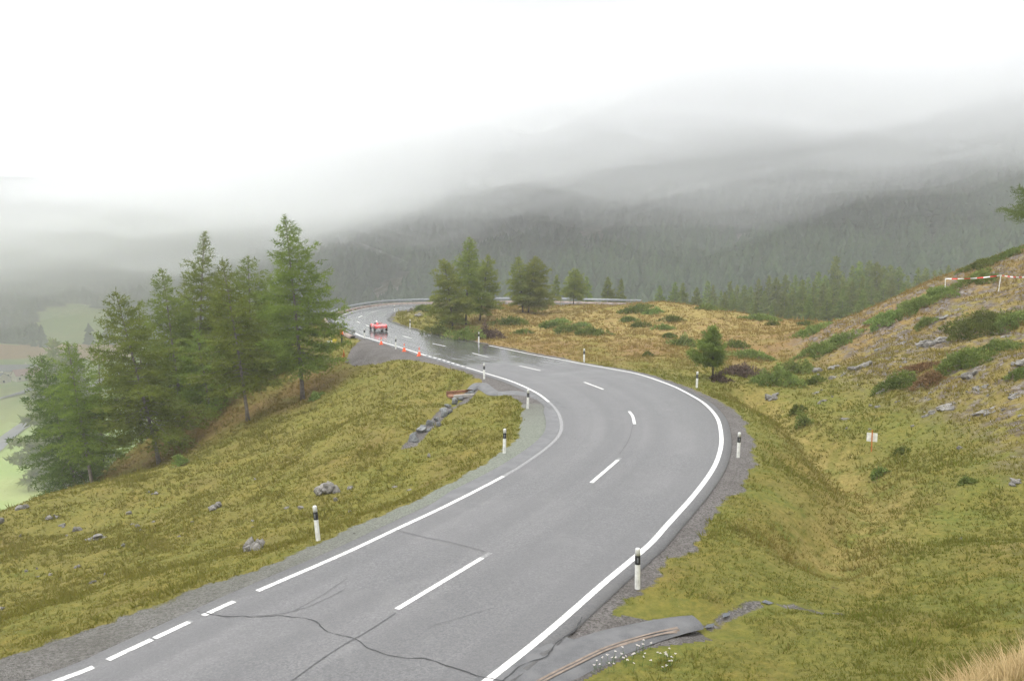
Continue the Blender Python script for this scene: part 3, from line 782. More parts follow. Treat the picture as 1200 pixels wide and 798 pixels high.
TK, TK2 = 1.75, 1.35
def conifer(seed, h, rad_, cb=.12, nb=90, leaf=.27, wleaf=.07, twig=3.2, tuft=7., droop=.25, tip=.18, shape=.8, gap=.12, lean=(0, 0), asym=0., lo=(-.15, .5), trunk_r=None):
    rng = np.random.RandomState(seed)
    trunk_r = trunk_r or h*.0095+.025
    nb = int(nb*1.25); twig *= TK; tuft *= TK2
    ph = rng.uniform(0, 6.28)
    def axis(t):
        return np.array([lean[0]*t+.05*h*.25*math.sin(3*t+ph)*t, lean[1]*t+.012*h*math.cos(4*t+ph)*t, t*h*.985])
    mb = MB()
    ts = np.linspace(-.02, 1, 12)
    mb.tube([axis(max(t, 0))+np.array([0, 0, min(t, 0)*h]) for t in ts], [trunk_r*(1.35 if i < 1 else 1)*(1-.94*max(t, 0)**.9)+.008 for i, t in enumerate(ts)], 8)
    LP, LD, LT = [], [], []
    az = rng.uniform(0, 6.28)
    for i in range(nb):
        u = (i+rng.uniform(0, 1))/nb; u = u**.92; t = cb+(1-cb)*u*.985
        az += 2.4+rng.uniform(-.5, .5)
        prof = (1-u)**(shape*.88)*(.62+.38*min(1, u/.18))*1.12+.015
        L = rad_*prof*rng.uniform(.62, 1.18)*(1+asym*math.cos(az))
        if rng.rand() < gap: L *= .45
        el = lo[0]+(lo[1]-lo[0])*u**1.5+rng.normal(0, .07)
        o = axis(t); hd = np.array([math.cos(az), math.sin(az), 0.])
        side = np.array([-hd[1], hd[0], 0.])
        bend = rng.normal(0, .12)
        def bp(s): return o+hd*L*s*math.cos(el)+np.array([0, 0, 1.])*L*(math.sin(el)*s-droop*s*s*(1-u*.6)+tip*s**3)+side*L*bend*s*s
        rb = max(.012, trunk_r*.26*(1-u)+.008)
        mb.tube([bp(s) for s in (0, .33, .66, 1.)], [rb, rb*.7, rb*.42, rb*.15], 4, cap=False)
        tone = rng.uniform(.15, .85)
        nt = max(3, int(L*twig*2)); ss = rng.uniform(.16, 1., nt)
        for s in ss:
            p = bp(s); sg = 1 if rng.rand() < .5 else -1
            tl = (.16+.42*(1-s)**.8*min(1, s*3))*L*rng.uniform(.5, 1.1)+.12
            dd = side*sg*rng.uniform(.6, 1)+hd*rng.uniform(.3, .9)+np.array([0, 0, rng.uniform(-.42, .16)]); dd /= np.linalg.norm(dd)
            m = max(2, int(tl*tuft)); q = rng.uniform(0, 1, m)[:, None]
            pts = p+dd*tl*q+np.array([0, 0, -.12])*tl*q**2+rng.normal(0, .025, (m, 3))
            LP.append(pts); LD.append(np.repeat(dd[None]*.7+np.array([[0, 0, .35]]), m, 0)); LT.append(np.full(m, tone)+rng.normal(0, .16, m))
        m = max(2, int(L*tuft*.8)); s = rng.uniform(.1, 1, m)
        LP.append(np.array([bp(x) for x in s])+rng.normal(0, .03, (m, 3))); LD.append(np.repeat(hd[None]*.5+np.array([[0, 0, .5]]), m, 0)); LT.append(np.full(m, tone))
    m = int(h*2.2); s = rng.uniform(.88, 1.0, m); LP.append(np.array([axis(x) for x in s])+rng.normal(0, .05, (m, 3))); LD.append(np.repeat([[0, 0, 1.]], m, 0)); LT.append(np.full(m, .6))
    V, Fc = leaf_tris(rng, np.concatenate(LP), np.concatenate(LD), leaf, wleaf, .62)
    tone = np.clip(np.repeat(np.concatenate(LT), 3), 0, 1)
    tm = bpy.data.meshes.new('trunk'); tm.from_pydata(mb.v, [], mb.f); tm.polygons.foreach_set('use_smooth', [True]*len(tm.polygons)); tm.update()
    return tm, npmesh('crown', V, Fc, {'tone': tone})

def put_tree(meshes, mats, name, loc, label, cat='tree', group=None, rz=0., sc=1., sz=1.):
    e = empty(name, loc, rz); e.scale = (sc, sc, sc*sz); tag(e, label, cat, group)
    for k, (m, nm) in enumerate(zip(meshes, ('trunk', 'crown'))):
        m.materials.clear(); m.materials.append(mats[k])
        o = bpy.data.objects.new(nm, m); COL.objects.link(o); o.parent = e
    return e

# the larch stand on the left slope: (base px, base py, depth, top px, top py, spread in px, material, label, seed, options)
def stand_tree(bx, by, Y, tx, ty, spread, mat, label, seed, name='larch_tree', tmat='trunk', rz=0, **kw):
    if bx < 400: spread *= 1.15
    else: tmat = 'trunk_dark'
    p = onland(bx, by, 20, 140) if Y is None else P(bx, by, Y)
    p.z = hz(p.x, p.y)
    top = P(tx, ty, p.y); h = top.z-p.z; r_ = spread/ppm((p.x, p.y, p.z+h*.3))
    kw.setdefault('lean', ((top.x-p.x), random.Random(seed).uniform(-.5, .5)))
    ms = conifer(seed, h, r_, **kw)
    return put_tree(ms, (M[tmat], M[mat]), name, (p.x, p.y, p.z), label, rz=rz)
GS = 'larches standing on the left slope'
for a in [
    (355, 466, 62, 336, 249, 50, 'larch', 'tall open larch nearest the bend, its bare lower trunk standing on the mossy slope', 11, dict(nb=105, cb=.17, leaf=.28, wleaf=.066, twig=3.4, tuft=8, gap=.12, shape=.82, tip=.28, asym=.18)),
    (291, 494, 60, 262, 300, 48, 'larch', 'bright green larch with a leaning trunk, just left of the tallest larch', 12, dict(nb=90, cb=.2, gap=.15, shape=.8)),
    (297, 478, 72, 290, 297, 50, 'larch', 'rounded larch half hidden behind the tallest larch near the bend', 13, dict(nb=85, cb=.1, shape=.75)),
    (233, 474, 72, 241, 267, 50, 'larch', 'tall larch with a thin pointed grey-green top in the middle of the stand', 14, dict(nb=100, cb=.14, shape=.95)),
    (215, 503, 68, 185, 311, 44, 'larch', 'pointed larch between the tall middle larch and the broad lower one', 15, dict(nb=95, cb=.14, shape=.8)),
    (187, 543, 60, 138, 337, 56, 'larch', 'broad bright green larch leaning left, with a pale trunk and dead lower twigs', 16, dict(nb=105, cb=.14, shape=.75, leaf=.27)),
    (109, 575, 58, 80, 398, 40, 'larch', 'slender larch with a bare leaning trunk near the left edge of the stand', 17, dict(nb=80, cb=.24, shape=.75)),
    (91, 561, 62, 48, 412, 46, 'larch_dark', 'leftmost dark green spruce with a low branch sweeping down to the grass', 18, dict(nb=95, cb=.03, shape=.62, lo=(-.3, .5))),
    (165, 522, 74, 163, 350, 44, 'larch', 'larch hidden low between the broad leaning larch and the pointed one', 19, dict(nb=75, cb=.05)),
    (212, 483, 80, 214, 326, 46, 'larch', 'far larch filling the gap behind the pointed larches', 20, dict(nb=75, cb=.05)),
    (262, 478, 76, 258, 322, 46, 'larch', 'dense larch in the shade behind the bright leaning larch', 21, dict(nb=80, cb=.05)),
    (322, 444, 84, 316, 318, 46, 'larch', 'low larch behind the tallest larch on the slope brow', 22, dict(nb=70, cb=.05)),
    (120, 538, 76, 112, 385, 36, 'larch', 'narrow larch behind the slender bare-trunked larch', 23, dict(nb=70, cb=.05)),
    (248, 500, 66, 228, 385, 38, 'larch', 'short bushy larch in front of the tall middle larch', 24, dict(nb=60, cb=.08)),
    ]:
    stand_tree(*a[:9], **a[9])
# low sweeping limb of the leftmost tree is part of its crown: bushy young growth
GK = 'larches on the grassy knoll inside the far bend'
for a in [
    (531, 387, 88, 522, 303, 30, 'larch_mid', 'left larch of the clump of three on the grassy knoll', 31, dict(nb=75, cb=.14, shape=.7, leaf=.28, wleaf=.085, twig=3.6, tuft=8, lo=(-.05, .6))),
    (546, 385, 92, 550, 276, 28, 'larch_mid', 'tallest larch of the clump of three on the grassy knoll', 32, dict(nb=90, cb=.16, shape=.8, leaf=.28, wleaf=.085, twig=3.6, tuft=8, lo=(-.05, .7))),
    (562, 383, 95, 573, 298, 25, 'larch_mid', 'right larch of the clump of three on the grassy knoll', 33, dict(nb=80, cb=.14, shape=.75, leaf=.28, wleaf=.085, twig=3.6, tuft=8, lo=(-.05, .6))),
    (613, 368, 103, 607, 300, 19, 'larch_mid', 'left larch of the pair sharing one mound on the knoll', 34, dict(nb=75, cb=.2, shape=.75, leaf=.28, wleaf=.09, twig=3.6, tuft=8)),
    (619, 368, 104, 628, 300, 27, 'larch_mid', 'right larch of the pair on the knoll, its boughs spreading over the mound', 35, dict(nb=85, cb=.12, shape=.75, leaf=.28, wleaf=.09, twig=3.6, tuft=8, asym=.2)),
    (672, 357, 115, 674, 315, 16, 'larch_mid', 'small round-crowned larch alone beside the far road', 36, dict(nb=60, cb=.2, shape=.55, leaf=.28, wleaf=.08, twig=4, tuft=8)),
    (647, 362, 150, 652, 322, 13, 'forest_near', 'hazy larch beyond the far road, showing behind the pair on the mound', 37, dict(nb=50, cb=.05, leaf=.45, wleaf=.2)),
    (690, 358, 150, 688, 324, 10, 'forest_near', 'hazy larch beyond the far road, right behind the small round larch', 38, dict(nb=50, cb=.05, leaf=.45, wleaf=.2)),
    ]:
    stand_tree(*a[:9], **a[9])
p = onland(835, 446, 35, 80); top = P(836, 381, p.y)
put_tree(conifer(41, top.z-p.z, 21/ppm(p), cb=.24, nb=60, leaf=.14, wleaf=.04, twig=12, tuft=18, shape=.8, droop=.1, tip=.3, lo=(.1, .9), gap=.05, asym=-.25, trunk_r=.06), (M['trunk_dark'], M['pine_small']),
         'young_pine', p, 'small lone pine beside the road bend, behind the guide post')
pr = P(1247, 292, 66); pr.z = hz(pr.x, pr.y)
put_tree(conifer(43, P(1240, 200, 66).z-pr.z, 4.4, cb=.25, nb=95, leaf=.26, wleaf=.05, twig=4.5, tuft=9, shape=.62, droop=.1, tip=.3), (M['trunk'], M['larch_dark']),
         'pine_tree', pr, 'conifer on the hilltop at the right edge, its boughs reaching into view')

# trees on the ledge beyond the meadow
var = [conifer(50+i, 11.5, rr, cb=.04, nb=60, leaf=.5, wleaf=.24, twig=3.2, tuft=6, shape=sh, gap=.08) for i, (rr, sh) in enumerate([(3.0, 1.0), (2.7, 1.1), (3.2, .95), (2.5, 1.05)])]
rngf = random.Random(8)
ledge = [(712, 352, 325, 160), (727, 352, 329, 158), (773, 360, 332, 165), (790, 360, 333, 165), (799, 360, 331, 170), (816, 362, 339, 168), (948, 377, 343, 132)]
def topline(x):
    xs = [828, 850, 875, 900, 925, 950, 975, 1000, 1025, 1050, 1075, 1100, 1125]; ys = [334, 328, 332, 326, 318, 316, 311, 309, 309, 311, 318, 312, 322]
    return float(np.interp(x, xs, ys))
x = 828.
while x < 1128:
    ledge.append((x, None, topline(x)+rngf.uniform(-3, 9), rngf.uniform(178, 205))); x += rngf.uniform(7, 12)
x = 834.
while x < 1060:
    ledge.append((x, None, topline(x)+rngf.uniform(10, 24), rngf.uniform(150, 172))); x += rngf.uniform(9, 15)
x = 860.
while x < 1030:
    ledge.append((x, None, topline(x)+rngf.uniform(24, 36), rngf.uniform(128, 145))); x += rngf.uniform(16, 26)
for (x, by, ty, Y) in ledge:
    bxp = P(x, 360, Y); z = hz(bxp.x, Y); top = P(x, ty, Y); h = max(3.0, top.z-z)
    lab = ('small pointed conifer alone in front of the forest ledge' if Y == 132 else
           'left conifer of the pale pair beyond the far guard rail' if x == 712 else 'right conifer of the pale pair beyond the far guard rail' if x == 727 else
           'hazy green conifer in the belt of trees beyond the meadow')
    g = None if Y == 132 or x in (712, 727) else 'conifers beyond the meadow'
    k = rngf.randrange(4)
    put_tree(var[k], (M['trunk'], M['forest_near']), 'conifer_tree', (bxp.x, Y, z-.1), lab, group=g, rz=rngf.uniform(0, 6.28), sc=h/11.5*rngf.uniform(.92, 1.08), sz=rngf.uniform(.98, 1.06))

# pale trees in the valley by the houses
for (x, by, ty, Y, lab) in [(66, 440, 396, 300, 'pale round tree in the fog of the valley behind the leftmost trees'), (84, 436, 404, 305, 'fainter tree next to the pale round valley tree')]:
    b = P(x, by, Y); z = hz(b.x, Y); h = P(x, ty, Y).z-z
    put_tree(var[2], (M['trunk'], M['forest_near']), 'valley_tree', (b.x, Y, z), lab, sc=h/11.5, rz=x)

# ------------------------------------------------------------------ the wooded mountainside, one mass
def forest_mass():
    rng = np.random.RandomState(77)
    temps = []
    for v in range(5):
        r = np.random.RandomState(v); Vt = []; Ft = []; b = 0
        nt = 5
        for k in range(nt):
            z0 = .08+k*.175; z1 = z0+.34 if k < nt-1 else 1.0; rr = .23*(1-k/nt)**.8+.02; m = 8
            a0 = r.uniform(0, 6.28)
            ring = [(math.cos(a0+2*math.pi*j/m)*rr*(1.1 if j % 2 else .6)*r.uniform(.75, 1.2), math.sin(a0+2*math.pi*j/m)*rr*(1.1 if j % 2 else .6)*r.uniform(.75, 1.2), z0+r.uniform(-.03, .03)) for j in range(m)]
            Vt += ring+[(r.uniform(-.01, .01), r.uniform(-.01, .01), z1)]
            Ft += [(b+j, b+(j+1) % m, b+m) for j in range(m)]; b += m+1
        temps.append((np.array(Vt), np.array(Ft)))
    N = 30000
    yy = rng.uniform(0, 1, N)
    r = 300*np.exp(yy*math.log(1500/300)); a = rng.uniform(R(-42), R(42), N)
    x = r*np.sin(a); y = r*np.cos(a); z = height(x, y)
    fo, fl, sc_ = far_masks(x, y, z)
    # keep the slopes the camera side can see, thin them in clearings
    px_, py_ = pix(x, y, z)
    dens = fo*(.35+.9*fbm(x/45, y/45, 31, 4))
    keep = (rng.uniform(0, 1, N) < dens*1.0) & (py_ < 420) & (py_ > 60) & (fo > .4)
    x, y, z, r = x[keep], y[keep], z[keep], r[keep]
    VV, FF, TT = [], [], []; b = 0
    for i in range(len(x)):
        Vt, Ft = temps[rng.randint(5)]; h = rng.uniform(7, 19)*(1+.0003*r[i]); c, s = math.cos(i), math.sin(i)
        wv = rng.uniform(1.0, 1.7)
        X = (Vt[:, 0]*c-Vt[:, 1]*s)*h*wv+x[i]; Y = (Vt[:, 0]*s+Vt[:, 1]*c)*h*wv+y[i]; Z = Vt[:, 2]*h+z[i]-.8
        VV.append(np.c_[X, Y, Z]); FF.append(Ft+b); b += len(Vt); TT.append(np.full(len(Vt), rng.uniform(0, 1)))
    o = link('mountain_forest', npmesh('mountain_forest', np.concatenate(VV), np.concatenate(FF), {'tone': np.concatenate(TT)}), M['mountain_forest'])
    tag(o, kind='stuff')
forest_mass()

# ------------------------------------------------------------------ shrubs, as domes of small leaves on short stems
def shrub_mesh(seed, rx, ry, h, n, leaf=.09, w=.04):
    rng = np.random.RandomState(seed)
    a = rng.uniform(0, 6.28, n); q = rng.uniform(0, 1, n)**.5; lump = 1+.35*np.sin(a*3+seed)+.25*np.sin(a*5+seed*2.1)+.18*np.sin(a*9+seed*.7)
    x = np.cos(a)*q*rx*lump; y = np.sin(a)*q*ry*lump
    f = fbm(x*2.2+seed, y*2.2, seed, 3)
    top = h*(1-q**2.2)*(.1+1.8*f)+.02
    z = top*rng.uniform(.35, 1, n)
    D = np.c_[x/rx*.5, y/ry*.5, np.full(n, .8)]
    V, Fc = leaf_tris(rng, np.c_[x, y, z], D, leaf, w, .6)
    return npmesh('foliage', V, Fc, {'tone': np.clip(np.repeat(f*1.9-.5+rng.normal(0, .15, n), 3), 0, 1)})
def stems_mesh(seed, rx, ry, h):
    rng = random.Random(seed); mb = MB()
    for i in range(7):
        a = i*.9+rng.random(); r0 = rng.uniform(.15, .75)
        mb.tube([(0, 0, -.1), (math.cos(a)*rx*r0*.5, math.sin(a)*ry*r0*.5, h*.3), (math.cos(a)*rx*r0, math.sin(a)*ry*r0, h*.55)], [.03, .02, .008], 4)
    me = bpy.data.meshes.new('stems'); me.from_pydata(mb.v, [], mb.f); return me
def shrub(px, py, wpx, hpx, mat, label, seed, name='juniper_shrub', cat='shrub', Y=(12, 150), depth=.75, leafk=1., group=None):
    p = onland(px, py, *Y); s = ppm(p); rx = wpx/2/s; h = hpx/s*(.62 if px > 880 and py < 480 else .85); ry = rx*depth
    leaf = max(.08, 3.1/s)*leafk
    n = int(min(12000, max(500, 5*rx*ry*3.14/(leaf*leaf*.35))))
    e = empty(name, (p.x, p.y, p.z)); tag(e, label, cat, group)
    # lie along the slope
    e1 = .5*max(rx, .4); gx_ = (hz(p.x+e1, p.y)-hz(p.x-e1, p.y))/(2*e1); gy_ = (hz(p.x, p.y+e1)-hz(p.x, p.y-e1))/(2*e1)
    nrm = Vector((-gx_, -gy_, 1)).normalized(); e.rotation_mode = 'QUATERNION'; e.rotation_quaternion = nrm.to_track_quat('Z', 'Y') if False else Vector((0, 0, 1)).rotation_difference(nrm)
    link('foliage', shrub_mesh(seed, rx, ry, h, n, leaf, leaf*.45), M[mat], e); link('stems', stems_mesh(seed, rx, ry, h), M['trunk_dark'], e)
    return e
SH = [
 # px, py, width, height(px), material, label
 (515, 392, 30, 16, 'juniper_dark', 'dark juniper bush left of the trunks at the foot of the knoll'),
 (546, 398, 38, 20, 'juniper', 'green bush under the clump of three larches, just above the road'),
 (572, 397, 34, 18, 'heath_shrub', 'purple-brown bare shrub behind the guide post at the foot of the knoll'),
 (530, 380, 30, 12, 'juniper', 'small green bush among the larch trunks on the knoll'),
 (493, 363, 12, 5, 'juniper', 'little green bush on the stony tip of the knoll'),
 (504, 364, 12, 4, 'juniper_dark', 'second little bush on the stony tip of the knoll'),
 (600, 381, 36, 11, 'juniper_dark', 'dark low shrub below the pair of larches'),
 (612, 392, 20, 6, 'juniper_dark', 'low dark mat of juniper in the grass between the road and the pair of larches'),
 (645, 384, 26, 7, 'juniper_dark', 'flat juniper mat right of the larch pair mound'),
 (665, 389, 34, 8, 'juniper_dark', 'wide flat juniper mat on the ridge of the brown meadow'),
 (694, 392, 36, 8, 'juniper_dark', 'olive juniper mat at the right end of the meadow ridge'),
 (655, 379, 24, 5, 'juniper', 'thin green strip of juniper below the small round larch'),
 (681, 383, 22, 5, 'juniper', 'second thin green strip of juniper below the small round larch'),
 (746, 365, 34, 7, 'juniper_dark', 'dark juniper patch near the meadow crest'),
 (765, 368, 22, 6, 'juniper', 'paler juniper patch beside the dark one near the crest'),
 (736, 377, 18, 5, 'juniper_dark', 'small juniper patch in the middle of the orange meadow'),
 (750, 383, 20, 5, 'juniper_dark', 'small juniper patch just below another on the orange meadow'),
 (788, 376, 24, 6, 'juniper_dark', 'flat juniper patch right of the orange meadow centre'),
 (778, 386, 22, 5, 'juniper', 'pale flat juniper patch in the meadow hollow'),
 (801, 405, 30, 12, 'juniper', 'bushy juniper just left of the lone pine'),
 (785, 396, 14, 6, 'juniper_dark', 'small dark juniper uphill of the bushy one left of the lone pine'),
 (759, 418, 10, 5, 'juniper_dark', 'tiny dark bush in the orange grass near the road edge'),
 (863, 407, 24, 9, 'juniper_dark', 'dark juniper right of the lone pine'),
 (830, 363, 26, 5, 'juniper', 'flat green patch of juniper on the meadow skyline'),
 (892, 374, 34, 7, 'juniper', 'long green juniper patch beneath the forest ledge'),
 (906, 381, 14, 4, 'juniper_dark', 'small juniper left of the hill foot'),
 (944, 381, 18, 4, 'juniper_dark', 'dark tuft of juniper beside the meadow skyline at the hill foot'),
 (951, 390, 44, 9, 'juniper', 'broad green juniper where the meadow meets the hill'),
 (843, 447, 20, 12, 'heath_shrub', 'brown leafless shrub at the foot of the lone pine'),
 (868, 440, 46, 14, 'heath_shrub', 'long brown heather clump right of the lone pine'),
 (880, 419, 44, 9, 'juniper', 'light green juniper spilling down the left foot of the hill'),
 (912, 450, 56, 26, 'juniper', 'largest light green juniper on the left flank of the hill'),
 (934, 437, 46, 20, 'juniper', 'green juniper just uphill of the largest one on the flank'),
 (960, 414, 44, 16, 'juniper', 'green juniper on the hill flank, level with the lone pine crown'),
 (985, 402, 40, 14, 'juniper', 'green juniper on the hill shoulder below the skyline'),
 (935, 485, 16, 8, 'juniper_dark', 'small dark bush beside the ditch left of the white sign'),
 (943, 500, 18, 16, 'juniper', 'upright green bush in the ditch left of the white sign'),
 (955, 449, 26, 9, 'juniper_dark', 'dark juniper beside the bare stones on the hill flank'),
 (1052, 452, 50, 20, 'juniper_dark', 'rounded dark green juniper in the middle of the hill face'),
 (1092, 449, 38, 18, 'red_shrub', 'reddish bilberry patch right of the rounded juniper'),
 (1078, 433, 34, 9, 'red_shrub', 'second reddish patch above the rounded juniper'),
 (1040, 375, 46, 9, 'juniper', 'juniper strip on the hill just under the skyline'),
 (1072, 362, 50, 12, 'juniper', 'juniper strip on the hill left of the barrier tape'),
 (1098, 347, 44, 9, 'juniper', 'juniper strip directly under the left tape post'),
 (1145, 330, 46, 8, 'juniper', 'juniper mat behind the striped tape'),
 (1150, 312, 40, 8, 'juniper_dark', 'juniper on the hill skyline above the tape'),
 (1183, 300, 40, 8, 'juniper_dark', 'juniper on the skyline at the right edge'),
 (1150, 385, 76, 24, 'juniper_dark', 'big dark juniper thicket below the barrier tape'),
 (1186, 380, 50, 20, 'juniper', 'green juniper thicket below the tape at the right edge'),
 (1085, 381, 26, 12, 'juniper', 'small juniper on the rocky slope left of the big thicket'),
 (1130, 430, 64, 24, 'juniper_dark', 'wide dark juniper thicket halfway down the hill face'),
 (1165, 412, 60, 18, 'juniper_dark', 'dark juniper thicket at the right, above the pale outcrop'),
 (1197, 440, 30, 12, 'juniper', 'juniper at the right edge halfway down the hill'),
 (1056, 533, 18, 10, 'juniper_dark', 'small dark bush right of the white sign'),
 (1031, 559, 20, 14, 'juniper', 'upright green bush just below the white sign'),
 (1133, 567, 18, 8, 'juniper', 'small green bush low on the right slope'),
 (213, 545, 14, 12, 'juniper', 'small bright bush in front of the larch trunks on the left slope'),
 (371, 468, 14, 7, 'juniper', 'tuft of green at the foot of the tallest larch'),
]
for i, s in enumerate(SH):
    nm = 'heather_shrub' if s[4] == 'heath_shrub' else 'bilberry_shrub' if s[4] == 'red_shrub' else 'juniper_shrub'
    shrub(*s, 200+i, name=nm, Y=(12, 150))
# leftmost tree's trailing low limb
# ------------------------------------------------------------------ rocks
def rock_mesh(seed, rx, ry, rz, lumps=1):
    rng = np.random.RandomState(seed); VV, FF = [], []; b = 0
    import bmesh
    for k in range(lumps):
        bm = bmesh.new(); bmesh.ops.create_icosphere(bm, subdivisions=3, radius=1)
        v = np.array([x.co[:] for x in bm.verts]); f = np.array([[q.index for q in p.verts] for p in bm.faces]); bm.free()
        # facet by clipping against random planes
        for _ in range(20):
            nn = rng.normal(0, 1, 3); nn /= np.linalg.norm(nn); dd = rng.uniform(.35, .8)
            q = v @ nn; m = q > dd; v[m] -= np.outer(q[m]-dd, nn)*.9
        v += (np.c_[vnoise(v[:, 0]*5+seed, v[:, 1]*5+v[:, 2]*4, k)]-.5)*.13
        sx = rng.uniform(.3, .62) if lumps > 1 else 1; off = (rng.uniform(-.55, .55, 2) if lumps > 1 else np.zeros(2))
        v = v*np.array([rx, ry, rz])*sx*np.array([1, 1, rng.uniform(.9, 1.7)])+np.array([off[0]*rx, off[1]*ry, (rng.uniform(0, .5)*rz*(1-abs(off[0])) if lumps > 1 else 0)])
        VV.append(v); FF.append(f+b); b += len(v)
    return npmesh('rock', np.concatenate(VV), np.concatenate(FF))
def rock(px, py, wpx, hpx, label, seed, lumps=1, mat='rock', name='rock', group=None, Y=(12, 150), depth=.8):
    p = onland(px, py, *Y); s = ppm(p); rx = wpx/2/s; rz = hpx/s*((.5 if px > 900 else .8) if lumps > 1 else .6)
    e1 = .4; gx_ = (hz(p.x+e1, p.y)-hz(p.x-e1, p.y))/(2*e1); gy_ = (hz(p.x, p.y+e1)-hz(p.x, p.y-e1))/(2*e1)
    o = link(name, rock_mesh(seed, rx, rx*depth, rz, lumps), M[mat]); tag(o, label, 'rock', group)
    o.location = (p.x, p.y, p.z+rz*(-.1 if px > 900 else (.55 if name == 'chute_stone' else .0))); o.rotation_mode = 'QUATERNION'; o.rotation_quaternion = Vector((0, 0, 1)).rotation_difference(Vector((-gx_*.8, -gy_*.8, 1)).normalized())
    return o
RK = [
 (295, 645, 38, 20, 'jagged grey rock pile in the grass beside the lower left edge line', 7), (385, 577, 40, 17, 'largest grey boulder pile on the left slope, uphill of the black and white post', 8),
 (255, 596, 22, 10, 'small rock cluster between the two big piles and the larches', 4), (114, 633, 30, 11, 'pale rock cluster on the far left of the slope', 6), (91, 622, 16, 9, 'white rock above the pale cluster on the far left', 3),
 (73, 617, 12, 7, 'flat stone left of the white rock', 1), (62, 608, 18, 8, 'grey rocks near the left larch trunks', 4), (25, 597, 22, 10, 'dark rock at the slope brow near the left edge', 2), (4, 614, 16, 11, 'rock cut by the left edge of the photo', 2),
 (110, 683, 12, 6, 'pale stone low on the left slope above the gravel', 2), (123, 673, 9, 5, 'little stone just above the pale low one', 1), (144, 641, 9, 6, 'dark stone right of the pale rock cluster', 2), (60, 674, 8, 5, 'lone stone at the lower far left', 1),
 (92, 665, 11, 5, 'flat stone below the pale cluster', 2), (152, 603, 9, 6, 'single stone high on the slope below the trunks', 1), (162, 617, 8, 5, 'tiny stone beside the single high one', 1), (181, 579, 12, 7, 'pale stone under the broad larch', 2),
 (225, 613, 8, 5, 'stone left of the small rock cluster', 1), (336, 596, 14, 7, 'flat grey stone between the post and the boulder pile', 1), (352, 597, 9, 6, 'smaller stone touching the flat one by the post', 1), (394, 587, 9, 8, 'loose block at the right foot of the boulder pile', 1),
 (410, 574, 12, 6, 'stones trailing right from the boulder pile', 3), (462, 572, 9, 4, 'thin pale stone below the stone chute', 1), (480, 575, 11, 4, 'flat stone in the grass near the inner gravel', 1), (503, 537, 5, 9, 'upright pale stone in the grass right of the stone chute', 1),
 (10, 580, 16, 8, 'rock on the lower pale slope behind the leftmost tree', 3), (45, 566, 12, 6, 'half-hidden rock under the leftmost tree', 2), (0, 716, 12, 9, 'dark stump-like rock at the lower left edge', 1), (482, 365, 14, 7, 'pinkish stones at the tip of the knoll', 4), (489, 371, 16, 5, 'lower pinkish stones at the tip of the knoll', 4),
 (968, 433, 40, 14, 'bare grey slab on the left flank of the hill', 3), (1012, 430, 46, 16, 'longest grey rock slab on the hill face', 4), (974, 444, 18, 9, 'pale stones below the grey slab on the flank', 3), (989, 440, 10, 7, 'pale stone between the two slabs on the flank', 2),
 (1060, 402, 22, 8, 'pale rock ledge left of the dark thicket', 3), (1092, 401, 40, 14, 'wide pale outcrop above the middle of the hill', 5), (1030, 410, 14, 6, 'small pale stone high on the left flank', 2), (1140, 440, 26, 14, 'broken pale rocks right of the reddish patch', 5), (1150, 455, 22, 9, 'broken stones below the rocks right of the reddish patch', 5),
 (1192, 428, 26, 12, 'pale rock at the right edge of the hill', 3), (1030, 460, 16, 9, 'small grey rocks under the rounded juniper', 4), (1050, 472, 14, 5, 'flat grey stone below the middle of the hill', 2), (1110, 478, 34, 9, 'long low outcrop right of the hill centre', 5), (1088, 486, 24, 7, 'outcrop stones left of the long low one', 4),
 (1160, 483, 36, 8, 'pale lichen-covered ledge on the right slope', 5), (1192, 465, 30, 10, 'lichen-covered ledge at the right edge', 4), (1126, 526, 10, 6, 'single grey stone on the right slope', 1), (990, 492, 14, 8, 'grey boulder in the grass above the white sign', 1), (965, 470, 12, 5, 'stones left of the hill centre', 3),
 (1020, 477, 9, 5, 'white stone in the grass above the white sign', 1), (1090, 462, 8, 5, 'stone under the reddish patch', 1), (1195, 490, 16, 6, 'low stone at the right edge of the hill', 2), (905, 467, 30, 12, 'dark rock face at the foot of the hill beside the bend', 4), (1180, 395, 18, 6, 'stone between the two right thickets', 2), (1125, 632, 9, 4, 'pale flat stone low on the right slope', 1),
 (1142, 390, 10, 4, 'stone just under the big thicket', 1), (1190, 567, 24, 8, 'pale stones at the lower right slope', 4), (955, 461, 16, 5, 'flat stones by the ditch head', 3), (1105, 374, 22, 6, 'stone streak below the tape post', 4), (1008, 393, 12, 4, 'small stone near the hill skyline', 2),
]
for i, r in enumerate(RK):
    nm = 'rock_outcrop' if r[5] >= 4 else 'rock'
    rock(r[0], r[1], r[2], r[3], r[4], 300+i, lumps=r[5] if r[5] == 1 else r[5]+2, name=nm)
rs = random.Random(12)
# many small stones scattered on the two slopes (countable, alike)
for i in range(46):
    if i < 16: x, y = rs.uniform(20, 420), 0; y = rs.uniform(600, 690)-(x/420)*60
    else:
        x = rs.uniform(950, 1199); y = rs.uniform(400, 500)+(1200-x)*.05
    o = rock(x, y, rs.uniform(4, 8), rs.uniform(3, 5), 'small loose stone half sunk in the slope grass' if i < 16 else 'small pale stone showing through the hill turf', 500+i, name='stone', group='loose stones on the left slope' if i < 16 else 'loose stones on the right hill')
